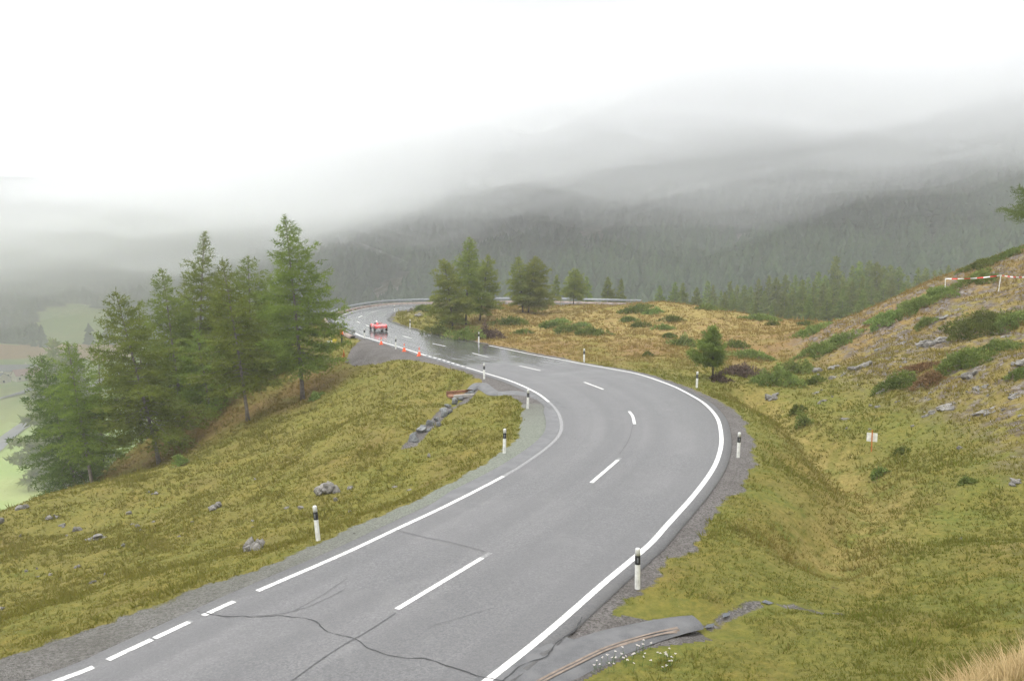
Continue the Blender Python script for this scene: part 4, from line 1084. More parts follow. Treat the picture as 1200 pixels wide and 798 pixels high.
# stone chute
ch = [(552, 462.5, 10, 6), (547, 466, 12, 6), (540, 469, 10, 6), (533, 474, 11, 7), (526, 478, 12, 7), (519, 482, 12, 7), (520, 489, 14, 9), (511, 495, 12, 8), (503, 499, 13, 8), (496, 503, 12, 7), (493, 508, 16, 9), (485, 513, 13, 8), (484, 518, 15, 9), (501, 506, 9, 6), (528, 484, 9, 6), (514, 500, 9, 6)]
for i, (x, y, w_, h_) in enumerate(ch):
    lab = 'lowest slab of the stone chute in the left grass bank' if i == 12 else 'slate block lining the stone drainage chute in the left bank'
    rock(x, y, w_, h_, lab, 600+i, mat='slate', name='chute_stone', group=None if i == 12 else 'blocks of the stone chute', Y=(30, 60), depth=.7)
# rusty concrete outlet at the head of the chute
p = onland(541, 464.5, 35, 60)
e = empty('drain_outlet', (p.x, p.y, p.z), R(27)); tag(e, 'rust-stained concrete drain outlet where the left gutter meets the stone chute', 'drain outlet')
b = MB(); b.box((0, 0, .0), (1.7, .75, .16)); b.box((0, .42, .12), (1.7, .12, .3)); b.build('apron', M['rust'], e, bevel=.03)
b = MB(); b.box((.15, -.42, .05), (1.7, .16, .2)); b.build('lip', M['concrete'], e, bevel=.03)

# ------------------------------------------------------------------ guide posts
def guide_post(label, p, rz=0, black=True, scale=1.):
    e = empty('guide_post', (p.x, p.y, p.z), rz); tag(e, label, 'guide post', 'guide posts along the road')
    e.scale = (scale,)*3
    def sect(z0, z1, r0, r1, n=14, top=False):
        prof = [(r0, z0), (r1, z1)]
        if top: prof = [(r0, z0), (r1, z1-.05), (r1*.93, z1-.022), (r1*.7, z1-.006), (r1*.3, z1)]
        return prof
    b = MB(); b.lathe([(.072, -.15), (.066, .0), (.064, .60)], 16); b.v = [(x, y*.8, z) for x, y, z in b.v]; b.build('post_body', M['white_plastic'], e, smooth=False)
    b = MB(); b.lathe([(.0655, .60), (.0645, .82)], 16); b.v = [(x, y*.8, z) for x, y, z in b.v]; b.build('black_band', M['black_plastic'], e)
    b = MB(); b.lathe(sect(.82, 1.0, .063, .061, top=True), 16); b.v = [(x, y*.8, z) for x, y, z in b.v]; b.build('post_cap', M['white_plastic'], e, smooth=True)
    b = MB(); b.box((0, -.053, .71), (.032, .008, .12)); b.build('reflector', M['reflector'], e, bevel=.004)
    return e
posts = [((747, 690), 'nearest guide post, beside the right edge line above the gutter', 0), ((373, 634.5), 'guide post on the left verge below the boulder pile', 1), ((591, 531), 'guide post on the grass tip inside the near bend', 0),
         ((865, 536.5), 'guide post on the wide gravel outside the near bend', 0), ((618.5, 479), 'guide post beside the gutter mouth inside the bend', 0), ((567.5, 444), 'guide post on the left edge line above the gutter', 0),
         ((816.5, 455), 'guide post in front of the lone pine', 0), ((684.5, 424.5), 'guide post at the edge of the orange meadow', 0), ((561, 402), 'guide post reflected in the wet road in front of the bare shrub', 0),
         ((480.5, 385), 'guide post on the grass below the knoll tip', 0), ((463.7, 409), 'guide post between the traffic cones', 0), ((427.3, 397.3), 'guide post at the end of the guard rail left of the red car', 0), ((462.5, 366), 'tiny guide post at the inside of the farthest bend', 0)]
for (px, py), lab, k in posts:
    p = onland(px, py, 12, 130); rz = math.atan2(-p.x, p.y)*.0+R(random.Random(int(px)).uniform(-12, 12))
    e = guide_post(lab, p, rz); e.rotation_euler.y = R({373: -5, 865: 1.5}.get(int(px), random.Random(int(py)).uniform(-1.5, 1.5))); e.rotation_euler.x = R(random.Random(int(py)+3).uniform(-2, 1))

# ------------------------------------------------------------------ traffic cones
def cone(label, p, s=1.):
    e = empty('traffic_cone', (p.x, p.y, p.z)); tag(e, label, 'traffic cone', 'traffic cones on the lay-by'); e.scale = (s,)*3
    b = MB(); b.box((0, 0, .02), (.42, .42, .04)); b.build('cone_base', M['orange_plastic'], e, bevel=.01)
    b = MB(); b.lathe([(.16, .04), (.15, .07), (.092, .36)], 16); b.lathe([(.066, .50), (.04, .66), (.03, .74), (.022, .75)], 16); b.build('cone_body', M['orange_plastic'], e, smooth=True)
    b = MB(); b.lathe([(.094, .36), (.068, .50)], 16); b.build('reflective_band', M['paint'], e, smooth=True)
for (px, py), lab, s in [((446.8, 404), 'leftmost orange cone on the lay-by, nearest the red car', 1.), ((473.7, 412), 'middle orange cone right of the guide post on the lay-by', 1.05), ((491.3, 417.3), 'rightmost orange cone on the lay-by', 1.1)]:
    cone(lab, onland(px, py, 40, 100), s*.86)
p = onland(403, 418.5, 40, 100); e = empty('small_marker_cone', p); tag(e, 'small dull orange cone on the grass below the marshal', 'traffic cone')
b = MB(); b.box((0, 0, .02), (.4, .4, .04)); b.build('cone_base', M['orange_plastic'], e, bevel=.01); b = MB(); b.lathe([(.12, .04), (.04, .5), (.03, .62)], 14); b.build('cone_body', M['wood'], e, smooth=True)

# ------------------------------------------------------------------ guard rails
def guard_rail(label, line, gname, zf=0.):
    d = arcparam(line); L = d[-1]; mid = np.array([line[len(line)//2][0], line[len(line)//2][1]])
    e = empty('guard_rail', (mid[0], mid[1], 0)); tag(e, label, 'guard rail')
    s = np.arange(0, L, .5); c = np.c_[np.interp(s, d, line[:, 0]), np.interp(s, d, line[:, 1])]
    prof = [(.0, .42), (-.035, .46), (-.075, .49), (-.075, .53), (-.02, .56), (-.02, .60), (-.075, .63), (-.075, .67), (-.035, .70), (.0, .74), (.012, .74), (.012, .42)]
    V = []; n = len(s)
    end = np.minimum(1, np.minimum(s/2.5, (L-s)/2.5))*.0
    for o_, z in prof:
        p = offset(c, o_); V.append(np.c_[p-mid, z+rdz(p[:, 0], p[:, 1])])
    k = len(prof); i = np.arange(n-1); Q = [np.c_[i+a*n, i+1+a*n, i+1+((a+1) % k)*n, i+((a+1) % k)*n] for a in range(k)]
    link('rail', npmesh('rail', np.concatenate(V), np.concatenate(Q)), M['steel'], e)
    pm = MB().box((0, 0, .2), (.09, .14, 1.2)); me = bpy.data.meshes.new('post'); me.from_pydata(pm.v, [], pm.f); me.materials.append(M['steel'])
    cc = offset(c, .09)
    for j in range(1, n, 6 if L < 70 else 8):
        o = bpy.data.objects.new('post', me); COL.objects.link(o); o.parent = e; o.location = (cc[j][0]-mid[0], cc[j][1]-mid[1], float(rdz(cc[j][0], cc[j][1])))
        t = c[min(j+1, n-1)]-c[j-1]; o.rotation_euler.z = math.atan2(t[1], t[0])
    # low kerb strip below the rail
    a = offset(c, .42); b = offset(c, -.02)
    zr = rdz(c[:, 0], c[:, 1]); V = np.concatenate([np.c_[b-mid, zr-.1], np.c_[b-mid, zr+.16], np.c_[a-mid, zr+.16], np.c_[a-mid, zr-.1]])
    Q = [np.c_[i+q*n, i+1+q*n, i+1+(q+1)*n, i+(q+1)*n] for q in range(3)]
    link('base_kerb', npmesh('base_kerb', V, np.concatenate(Q)), M['rust'] if False else M['concrete_tan'], e)
M['concrete_tan'] = simple('tan_concrete', (.30, .235, .20), .85, .25, var=.35, scale=1.2)
rl = cut(offset(LL, .95), G(428, 395)[:2], (22, 133)); rl = fine(rl, .3)
gr1 = cut(rl, rl[0], (-1, 136))
guard_rail('galvanised guard rail curving round the outside of the farthest bend behind the red car', rl, None)

# ------------------------------------------------------------------ sign, barrier tape
p = onland(1021, 531, 25, 45); e = empty('marker_sign', (p.x, p.y, p.z), R(-25)); tag(e, 'white board nailed to an orange stake in the ditch below the hill', 'sign')
b = MB(); b.box((0, 0, .40), (.055, .035, 1.25)); b.build('stake', M['wood'], e, bevel=.004)
b = MB(); b.box((-.125, .03, .68), (.2, .012, .40)); b.box((.125, .03, .68), (.2, .012, .40)); b.build('board', M['white_plastic'], e)
pts = [P(1103, 326, 62.5), P(1108, 325, 62), P(1140, 324, 60.5), P(1171, 321.5, 58), P(1190, 322.5, 56), P(1212, 322, 53)]
def tape_mat():
    t = NT('barrier_tape'); a = t.attr('along').outputs['Fac']; s = t.math('FRACT', t.math('MULTIPLY', a, 1/.95)); f = t.math('GREATER_THAN', s, .5)
    return t.bsdf(t.mix(f, (.75, .74, .72), (.6, .04, .03)), .5, .4)
M['tape'] = tape_mat()
gp = []
for (bx, by, tx, ty, Y, lab) in [(1107.5, 337, 1108, 326, 61, 'left'), (1170, 340, 1173, 322, 57.5, 'right')]:
    g_ = P(bx, by, Y); g_.z = hz(g_.x, g_.y)-.1; t_ = P(tx, ty, Y); gp.append(t_)
    b = MB(); b.tube([(0, 0, 0), (t_-g_)], .032, 8); o = b.build('tape_post', M['white_plastic']); o.location = g_
    tag(o, lab+(' white post holding up the striped tape on the hill' if lab == 'left' else ' white leaning post holding the striped tape on the hill'), 'post')
t3 = P(1214, 323, 52)
def tapeline(a, b, sag, n=16):
    return [a.lerp(b, k/n)-Vector((0, 0, sag*4*(k/n)*(1-k/n))) for k in range(n+1)]
tl = tapeline(gp[0], gp[1], .10)+tapeline(gp[1], t3, .10)[1:]
V = []; al = []; d = 0
for i, q in enumerate(tl):
    if i: d += (q-tl[i-1]).length
    tw = math.sin(i*.7)*.5
    for s in (-.04, .04): V.append((q.x+tw*s, q.y+tw*s, q.z+s-.04)); al.append(d)
n = len(tl); Q = [(2*i, 2*i+2, 2*i+3, 2*i+1) for i in range(n-1)]
me = npmesh('barrier_tape', np.array(V), np.array(Q), {'along': np.array(al)}); o = link('barrier_tape', me, M['tape'])
tag(o, 'red and white striped tape strung between white posts on the hill', 'barrier tape')
g3 = Vector((t3.x, t3.y, hz(t3.x, t3.y)-.1)); b = MB(); b.tube([(0, 0, 0), t3-g3], .045, 8); o = b.build('tape_post', M['white_plastic']); o.location = g3; tag(o, 'white post at the far right end of the striped tape', 'post')

# ------------------------------------------------------------------ red open sports car
def car():
    c0 = G(443.5, 387.2); tgt = G(424, 377.5); hd = (tgt-c0).normalized(); rz = math.atan2(-hd.x, hd.y)
    e = empty('sports_car', (c0.x, c0.y, .006), R(21)); e.scale = (.86, .86, .86); tag(e, 'red open-topped vintage sports car driving away on the wet far bend', 'car')
    # stations along y (rear negative): half width, bottom z, sill z, fender top z, centre top z
    st = [(-2.02, .30, .42, .50, .60, .58), (-1.95, .62, .33, .48, .70, .68), (-1.75, .74, .28, .46, .80, .76), (-1.45, .81, .30, .50, .88, .80), (-1.15, .83, .30, .50, .89, .82),
          (-.80, .80, .22, .42, .80, .80), (-.40, .77, .20, .40, .70, .78), (.10, .76, .20, .40, .68, .77), (.50, .76, .20, .42, .72, .76), (.90, .79, .26, .46, .82, .74), (1.25, .80, .30, .50, .84, .70),
          (1.60, .76, .30, .48, .76, .64), (1.88, .62, .32, .46, .62, .54), (2.02, .34, .38, .46, .50, .48)]
    V = []; 
    for y, w, zb, zs, zf, zc in st:
        half = [(w*.80, zb), (w*.97, zb+.06), (w, zs), (w*.99, (zs+zf)/2), (w*.93, zf-.05), (w*.80, zf), (w*.62, (zf+zc)/2-.01), (w*.40, zc), (w*.18, zc+.012)]
        V += [(x, y, z) for x, z in half]+[(-x, y, z) for x, z in half[::-1]]
    m = 18; Fc = []
    for i in range(len(st)-1):
        for k in range(m): Fc.append((i*m+k, (i+1)*m+k, (i+1)*m+(k+1) % m, i*m+(k+1) % m))
    Fc.append(tuple(range(m))); Fc.append(tuple(range((len(st)-1)*m, len(st)*m))[::-1])
    me = bpy.data.meshes.new('body'); me.from_pydata(V, [], Fc); me.update()
    o = link('body', me, M['red_car'], e, smooth=True); s = o.modifiers.new('smooth', 'SUBSURF'); s.levels = 2; s.render_levels = 2
    b = MB(); b.lathe([(.02, .0), (.33, .0), (.36, .03), (.33, .05), (.05, .05)], 24); b.v = [(x*.95, y*1.1-.28, z+.775) for x, y, z in b.v]; b.build('cockpit', M['leather'], e)
    b = MB()
    for k in range(-6, 7):
        a = k/6*1.15; b.tube([(math.sin(a)*.52, .30-(1-math.cos(a))*.45, .80), (math.sin(a)*.50, .24-(1-math.cos(a))*.45, .99)], .012, 5)
    b.tube([(math.sin(k/6*1.15)*.50, .24-(1-math.cos(k/6*1.15))*.45, .99) for k in range(-6, 7)], .014, 6); b.build('windscreen_frame', M['chrome'], e)
    b = MB(); v = []; 
    for k in range(-6, 7):
        a = k/6*1.15; v += [(math.sin(a)*.515, .295-(1-math.cos(a))*.45, .80), (math.sin(a)*.495, .235-(1-math.cos(a))*.45, .985)]
    b.add(v, [(2*i, 2*i+2, 2*i+3, 2*i+1) for i in range(12)]); b.build('windscreen', M['windscreen'], e)
    b = MB(); b.lathe([(.17, .0), (.16, .10), (.12, .20), (.04, .25)], 14, (-.3, -.85, .78)); b.v = [(x, -.85+(y+.85)*(1.9 if y < -.85 else .8), z) for x, y, z in b.v]; b.build('headrest_fairing', M['red_car'], e, smooth=True)
    for sx in (-1, 1):
        for yy in (-1.28, 1.22):
            w = MB(); w.lathe([(.18, -.09), (.29, -.095), (.325, -.06), (.335, 0), (.325, .06), (.29, .095), (.18, .09)], 28)
            w.v = [(z, y, x) for x, y, z in w.v]; we = empty('wheel', (sx*.72, yy, .335)); we.parent = e
            w.build('tyre', M['tyre'], we, smooth=True)
            w = MB(); w.lathe([(.19, -.07), (.19, .07), (.15, .082), (.05, .06), (.04, .10), (.01, .11)], 24); w.v = [(sx*z, y, x) for x, y, z in w.v]; w.build('rim', M['chrome'], we, smooth=True)
        b = MB(); b.lathe([(.045, 0), (.045, .03), (.03, .045)], 14); b.v = [(x+sx*.55, -z-1.93, y+.60) for x, y, z in b.v]; b.build('tail_light', M['lamp_red'], e, smooth=True)
        b = MB(); b.lathe([(.085, 0), (.085, .04), (.05, .07), (.01, .08)], 16); b.v = [(x+sx*.5, z+1.83, y+.60) for x, y, z in b.v]; b.build('headlight', M['chrome'], e, smooth=True)
        b = MB(); b.box((sx*.35, -2.04, .42), (.05, .05, .2)); b.build('bumper_overrider', M['chrome'], e, bevel=.01)
    b = MB(); b.tube([(-.62, -1.98, .40), (-.3, -2.07, .40), (.3, -2.07, .40), (.62, -1.98, .40)], .022, 8); b.build('rear_bumper', M['chrome'], e, smooth=True)
    b = MB(); b.tube([(.3, -1.5, .24), (.3, -2.1, .24)], .03, 8); b.build('exhaust_pipe', M['chrome'], e, smooth=True)
    b = MB(); b.box((0, -2.035, .56), (.36, .012, .1)); b.build('number_plate', M['black_plastic'], e)
    b = MB(); b.tube([(math.cos(t)*.19-.3, .12+math.sin(t)*.05, .83+math.sin(t)*.17) for t in np.linspace(0, 2*math.pi, 20)], .013, 5); b.build('steering_wheel', M['leather'], e, smooth=True)
    return e
gm = bpy.data.materials.new('clear_windscreen'); gm.use_nodes = True; t_ = gm.node_tree; t_.nodes.clear()
o_ = t_.nodes.new('ShaderNodeOutputMaterial'); g_ = t_.nodes.new('ShaderNodeBsdfGlass'); g_.inputs['IOR'].default_value = 1.05; g_.inputs['Color'].default_value = (.85, .9, .9, 1); t_.links.new(g_.outputs[0], o_.inputs[0]); M['windscreen'] = gm
car_e = car()

# ------------------------------------------------------------------ people
def skin_body(name, joints, edges, radii, mat, parent=None, sub=2):
    me = bpy.data.meshes.new(name); me.from_pydata(joints, edges, []); o = link(name, me, mat, parent)
    md = o.modifiers.new('skin', 'SKIN'); md.use_smooth_shade = True
    sv = me.skin_vertices[0].data if me.skin_vertices else None
    if sv is None:
        me.attributes; bpy.context.view_layer.update()
    for i, r_ in enumerate(radii):
        me.skin_vertices[0].data[i].radius = (r_, r_) if not hasattr(r_, '__len__') else r_
    me.skin_vertices[0].data[0].use_root = True
    s = o.modifiers.new('sub', 'SUBSURF'); s.levels = sub; s.render_levels = sub
    return o
def head(parent, c, mat, helmet=False, hair='dark_cloth'):
    b = MB(); prof = [(.012, -.125), (.045, -.118), (.062, -.08), (.078, -.03), (.082, .03), (.074, .08), (.045, .115), (.01, .125)]
    b.lathe(prof, 18); b.v = [(x*.92, y*1.08-(.008 if z < -.02 and y < 0 else 0), z) for x, y, z in b.v]; b.v = [(x+c[0], y+c[1], z+c[2]) for x, y, z in b.v]; b.build('head', M['skin'], parent, smooth=True)
    b = MB(); b.lathe([(.006, -.02), (.016, -.018), (.008, .02), (.003, .03)], 8, (c[0], c[1]+.092, c[2]-.01)); b.build('nose', M['skin'], parent, smooth=True)
    for s in (-1, 1):
        b = MB(); b.lathe([(.003, -.012), (.012, 0), (.003, .012)], 8, (c[0]+s*.03, c[1]+.083, c[2]+.012)); b.build('eye', M['black_plastic'], parent, smooth=True)
        b = MB(); b.lathe([(.006, -.03), (.014, 0), (.006, .03)], 8, (c[0]+s*.077, c[1], c[2]-.005)); b.build('ear', M['skin'], parent, smooth=True)
    b = MB(); prof = ([(.108, -.07), (.122, -.02), (.124, .04), (.108, .10), (.07, .14), (.02, .155)] if helmet else [(.083, .02), (.088, .05), (.078, .09), (.05, .122), (.012, .134)])
    b.lathe(prof, 20, c); b.v = [(x, c[1]-.012+(y-c[1])*1.06, z) for x, y, z in b.v]; b.build('helmet' if helmet else 'hair', M['helmet'] if helmet else M[hair], parent, smooth=True)
# marshal in orange jacket standing below the guard rail
p = onland(400.5, 403.5, 50, 100)
e = empty('person', (p.x, p.y, p.z), R(-70)); tag(e, 'person in an orange jacket and dark trousers standing on the grass beside the guard rail', 'person'); e.scale = (.93,)*3
J = [(0, 0, .95), (0, 0, 1.12), (0, .01, 1.32), (0, 0, 1.44), (0, 0, 1.53), (-.19, 0, 1.41), (-.25, .03, 1.15), (-.20, .18, .98), (.19, 0, 1.41), (.26, .02, 1.14), (.22, .16, .95), (-.20, .24, .97), (.22, .22, .92)]
Ed = [(0, 1), (1, 2), (2, 3), (3, 4), (3, 5), (5, 6), (6, 7), (3, 8), (8, 9), (9, 10), (7, 11), (10, 12)]
skin_body('body', J+[(-.10, 0, .90), (-.12, .02, .50), (-.13, -.01, .09), (.10, 0, .90), (.13, .03, .50), (.15, 0, .09), (-.14, .14, .04), (.17, .15, .04)],
          Ed+[(0, 13), (13, 14), (14, 15), (0, 16), (16, 17), (17, 18), (15, 19), (18, 20)],
          [.14, .14, .15, .09, .055, .075, .052, .038, .075, .052, .038, .03, .03, .095, .068, .048, .095, .068, .048, .04, .04], M['dark_cloth'], e)
JK = [(0, 0, .88), (0, 0, 1.12), (0, .01, 1.32), (0, 0, 1.45), (-.19, 0, 1.42), (-.25, .03, 1.15), (-.205, .17, .99), (.19, 0, 1.42), (.26, .02, 1.14), (.225, .15, .965)]
skin_body('jacket', JK, [(0, 1), (1, 2), (2, 3), (3, 4), (4, 5), (5, 6), (3, 7), (7, 8), (8, 9)], [.185, .18, .19, .085, .098, .075, .06, .098, .075, .06], M['orange_cloth'], e)
def hand(parent, c, s):
    b = MB(); b.tube([(c[0], c[1]-.03, c[2]+.01), (c[0], c[1]+.02, c[2]), (c[0], c[1]+.055, c[2]-.012)], [.026, .036, .03], 8)
    for k, l in zip((-1.5, -.5, .5, 1.5), (.055, .07, .066, .05)):
        x = c[0]+k*.018; b.tube([(x, c[1]+.05, c[2]-.01), (x, c[1]+.05+l*.6, c[2]-.025), (x, c[1]+.05+l*.8, c[2]-.055)], [.0095, .009, .007], 6)
    b.tube([(c[0]+s*.03, c[1]+.0, c[2]), (c[0]+s*.055, c[1]+.03, c[2]-.01), (c[0]+s*.058, c[1]+.055, c[2]-.025)], [.012, .011, .008], 6)
    b.build('hand', M['skin'], parent, smooth=True)
hand(e, (-.2, .25, .97), 1); hand(e, (.22, .23, .92), -1)
head(e, (0, .02, 1.64), None)
# driver
mw = car_e.matrix_world
rz = car_e.rotation_euler.z; off = Matrix.Rotation(rz, 3, 'Z') @ Vector((-.26, -.28, 0))
e = empty('person', (car_e.location.x+off.x, car_e.location.y+off.y, .0), rz); e.scale = (.88,)*3; tag(e, 'driver in a white helmet seated in the red sports car', 'person')
skin_body('body', [(0, -.12, .48), (0, -.12, .68), (0, -.10, .86), (0, -.08, .96), (-.17, -.08, .90), (-.2, .10, .74), (-.12, .36, .84), (.17, -.08, .90), (.2, .10, .74), (.12, .36, .84), (-.09, .2, .50), (-.09, .62, .42), (.09, .2, .50), (.09, .62, .42)],
          [(0, 1), (1, 2), (2, 3), (2, 4), (4, 5), (5, 6), (2, 7), (7, 8), (8, 9), (0, 10), (10, 11), (0, 12), (12, 13)], [.13, .14, .14, .055, .07, .05, .035, .07, .05, .035, .085, .06, .085, .06], M['dark_cloth'], e)
for s in (-1, 1): hand(e, (s*.12, .37, .84), -s)
head(e, (0, -.07, 1.07), None, helmet=True)

# bag and rolled tape lying on the grass left of the marshal
p = onland(393, 401, 50, 100); b = MB(); b.box((0, 0, .12), (.55, .32, .26)); b.tube([(-.2, 0, .25), (-.1, 0, .36), (.1, 0, .36), (.2, 0, .25)], .018, 6)
o = b.build('bag', simple('yellow_canvas', (.6, .48, .04), .8, .2), bevel=.05); o.location = p; tag(o, 'yellow bag lying on the grass left of the marshal', 'bag')
p = onland(387.5, 403, 50, 100); b = MB(); b.box((0, 0, .10), (.6, .4, .22)); b.box((0, 0, .225), (.62, .42, .04)); o = b.build('equipment_box', M['white_plastic'], bevel=.03); o.location = p; o.rotation_euler.z = .5; tag(o, 'pale box on the grass at the foot of the larch boughs', 'box')

# ------------------------------------------------------------------ valley: houses, road, field
def house(px, py, Y, w, d, h, roofh, rz, roof, label, eave=.5, nwin=4):
    p = P(px, py, Y); p.z = hz(p.x, p.y)-.3
    e = empty('house', p, rz); tag(e, label, 'house')
    b = MB(); x, y = w/2, d/2
    b.add([(-x, -y, 0), (x, -y, 0), (x, y, 0), (-x, y, 0), (-x, -y, h), (x, -y, h), (x, y, h), (-x, y, h), (-x, 0, h+roofh), (x, 0, h+roofh)],
          [(0, 1, 5, 4), (2, 3, 7, 6), (1, 2, 6, 9, 5), (3, 0, 4, 8, 7), (0, 3, 2, 1)]); b.build('wall', M['wall'], e)
    b = MB()
    for s in (-1, 1):
        k = roofh/y; ye = y+eave
        a = [(-x-eave, s*ye, h-k*eave), (x+eave, s*ye, h-k*eave), (x+eave, 0, h+roofh), (-x-eave, 0, h+roofh)]
        v = [(q[0], q[1], q[2]+.02) for q in a]+[(q[0], q[1], q[2]+.27) for q in a]
        b.add(v, [(0, 1, 2, 3), (7, 6, 5, 4), (0, 4, 5, 1), (1, 5, 6, 2), (2, 6, 7, 3), (3, 7, 4, 0)])
    rf = b.build('roof', M[roof], e)
    b = MB(); b.box((x*.4, y*.25, h+roofh*.8+.7), (1, .9, 2.2)); b.build('chimney', M['wall'], rf)
    for k in range(nwin):
        b = MB(); xx = -x+(k+.5)*w/nwin; b.box((xx, -y-.03, h*.5), (1.3, .12, 1.5)); b.build('window', M['window'], e)
    b = MB(); b.box((x+.03, 0, h*.5), (.12, 1.3, 1.5)); b.build('window', M['window'], e)
house(20, 432, 600, 27, 14, 6.5, 4, R(8), 'roof_grey', 'wide farmhouse with a pale grey roof in the misty valley')
house(31, 440, 565, 16, 10, 4.5, 3.6, R(50), 'roof_red', 'low building with a pinkish roof in front of the grey-roofed farmhouse')
house(-2, 442, 570, 14, 10, 5, 3.4, R(-30), 'roof_grey', 'small pale house cut by the left edge of the view')
vr = [P(-60, 545, 300)[:2], P(-20, 512, 335)[:2], P(10, 492, 370)[:2], P(40, 478, 400)[:2], P(90, 462, 440)[:2], P(150, 445, 500)[:2], P(230, 430, 560)[:2]]
vl = spline(vr, 4); V, Q = ribbon(vl, 7.5, 0, 'v', None); V[:, 2] = height(V[:, 0], V[:, 1], micro=True)+.5; sheet('valley_road', [(V, Q)], M['valley_road'])
vr = [P(-40, 470, 450)[:2], P(5, 468, 455)[:2], P(30, 455, 480)[:2], P(60, 450, 500)[:2]]
vl = spline(vr, 4); V, Q = ribbon(vl, 14, 0, 'v', None); V[:, 2] = height(V[:, 0], V[:, 1], micro=True)+.6; sheet('farm_yard', [(V, Q)], M['valley_road'])

# ------------------------------------------------------------------ turf: blades and tufts, one mass
def turf():
    rng = np.random.RandomState(4)
    N = 270000
    a = rng.uniform(R(-46), R(38), N); r = 8.0*np.exp(rng.uniform(0, 1, N)**.85*math.log(122/8.0))
    x = r*np.sin(a); y = r*np.cos(a)
    h, d, ins = height(x, y, info=True); c1, c2 = cover_masks(x, y, h, d, ins)
    clump = fbm(x/1.6, y/1.6, 90, 4)
    keep = (~ins) & (c1[:, 0] < .35+.2*rng.rand(N)) & (rng.rand(N) < .25+1.5*(clump-.3)) & (d > .25)
    for L, wd in ((g1, 1.1), (g2, .8), (WAT, .3), (CHUTE, .5)):
        dd, _ = seg_dist(x, y, L); keep &= dd > wd
    x, y, h, r, d = x[keep], y[keep], h[keep], r[keep], d[keep]; c1, c2, clump = c1[keep], c2[keep], clump[keep]
    n = len(x); K = 4
    near = r*0
    size = (.035+.0017*r)*(.6+1.1*clump)*(1+1.5*(rng.rand(n) > .965))
    P0 = np.repeat(np.c_[x, y, h-.01], K, 0); size = np.repeat(size, K)
    az = rng.uniform(0, 6.28, n*K); sp = rng.uniform(.2, .9, n*K)
    base = P0+np.c_[np.cos(az), np.sin(az), np.zeros(n*K)]*(size*.35)[:, None]
    tip = base+np.c_[np.cos(az)*sp, np.sin(az)*sp, rng.uniform(.5, 1.1, n*K)]*size[:, None]
    az2 = rng.uniform(0, 6.28, n*K); wv = np.c_[-np.sin(az2), np.cos(az2), np.zeros(n*K)]*(np.maximum(size*.11, np.repeat(r, K)*.0006)*(1-.6*np.repeat(near, K)))[:, None]
    V = np.stack([base-wv, base+wv, tip], 1).reshape(-1, 3)
    hue = np.clip(c1[:, 1]*.9+c2[:, 1]*.5, 0, 1)*(.4+1.0*fbm(x/2.5, y/2.5, 33, 3))
    rep = lambda q: np.repeat(q, K*3)
    tone = np.clip(rep(hue)+np.repeat(rng.normal(0, .12, n*K), 3), 0, 1)
    dark = np.clip(rep(1-clump)*.5+np.repeat(rng.uniform(0, .5, n*K), 3), 0, 1)
    grn = rep(np.clip(c1[:, 2], 0, 1))
    t = NT('turf_blades'); a_ = t.attr('hue').outputs['Fac']; b_ = t.attr('dark').outputs['Fac']; g_ = t.attr('grn').outputs['Fac']
    c = t.mix(g_, (.178, .160, .032), (.130, .154, .026)); c = t.mix(a_, c, (.27, .19, .065)); c = t.mix(t.math('MULTIPLY', b_, .15), c, (.095, .098, .022))
    d_ = t.n('ShaderNodeBsdfDiffuse'); t.l(c, d_.inputs[0]); tr = t.n('ShaderNodeBsdfTranslucent'); t.l(c, tr.inputs[0]); mx_ = t.n('ShaderNodeMixShader'); mx_.inputs[0].default_value = .5
    t.l(d_.outputs[0], mx_.inputs[1]); t.l(tr.outputs[0], mx_.inputs[2]); t.l(mx_.outputs[0], t.out.inputs[0])
    o = link('grass', npmesh('grass', V, np.arange(len(V)).reshape(-1, 3), {'hue': tone, 'dark': dark, 'grn': grn}), t.m); tag(o, kind='stuff')
turf()

# dry grass on the brow in front of the camera
def brow():
    rng = np.random.RandomState(9); N = 9000
    x = rng.uniform(1.8, 4.6, N); y = rng.uniform(4.3, 7.2, N)
    h = height(x, y); k = h > 3.3; x, y, h = x[k], y[k], h[k]; n = len(x)
    L = rng.uniform(.10, .26, n); az = rng.uniform(0, 6.28, n); ln = rng.uniform(.1, .6, n)
    V, Fc = [], []
    dirv = np.c_[np.cos(az)*ln-.12, np.sin(az)*ln, np.ones(n)]
    w = np.c_[np.cos(az+1.6), np.sin(az+1.6), np.zeros(n)]*.0028
    b0 = np.c_[x, y, h-.01]; m1 = b0+dirv*L[:, None]*.55; tp = b0+dirv*L[:, None]*np.array([[1.5, 1.5, .92]])
    V = np.stack([b0-w, b0+w, m1+w*.8, m1-w*.8, tp], 1).reshape(-1, 3); i = np.arange(n)*5
    Fc = np.concatenate([np.c_[i, i+1, i+2], np.c_[i, i+2, i+3], np.c_[i+3, i+2, i+4]])
    o = link('dry_grass', npmesh('dry_grass', V, Fc, {'tone': np.repeat(rng.uniform(0, 1, n), 5)}), leaf_mat('dry_blades', (.34, .26, .11), (.55, .44, .23))); tag(o, kind='stuff')
brow()

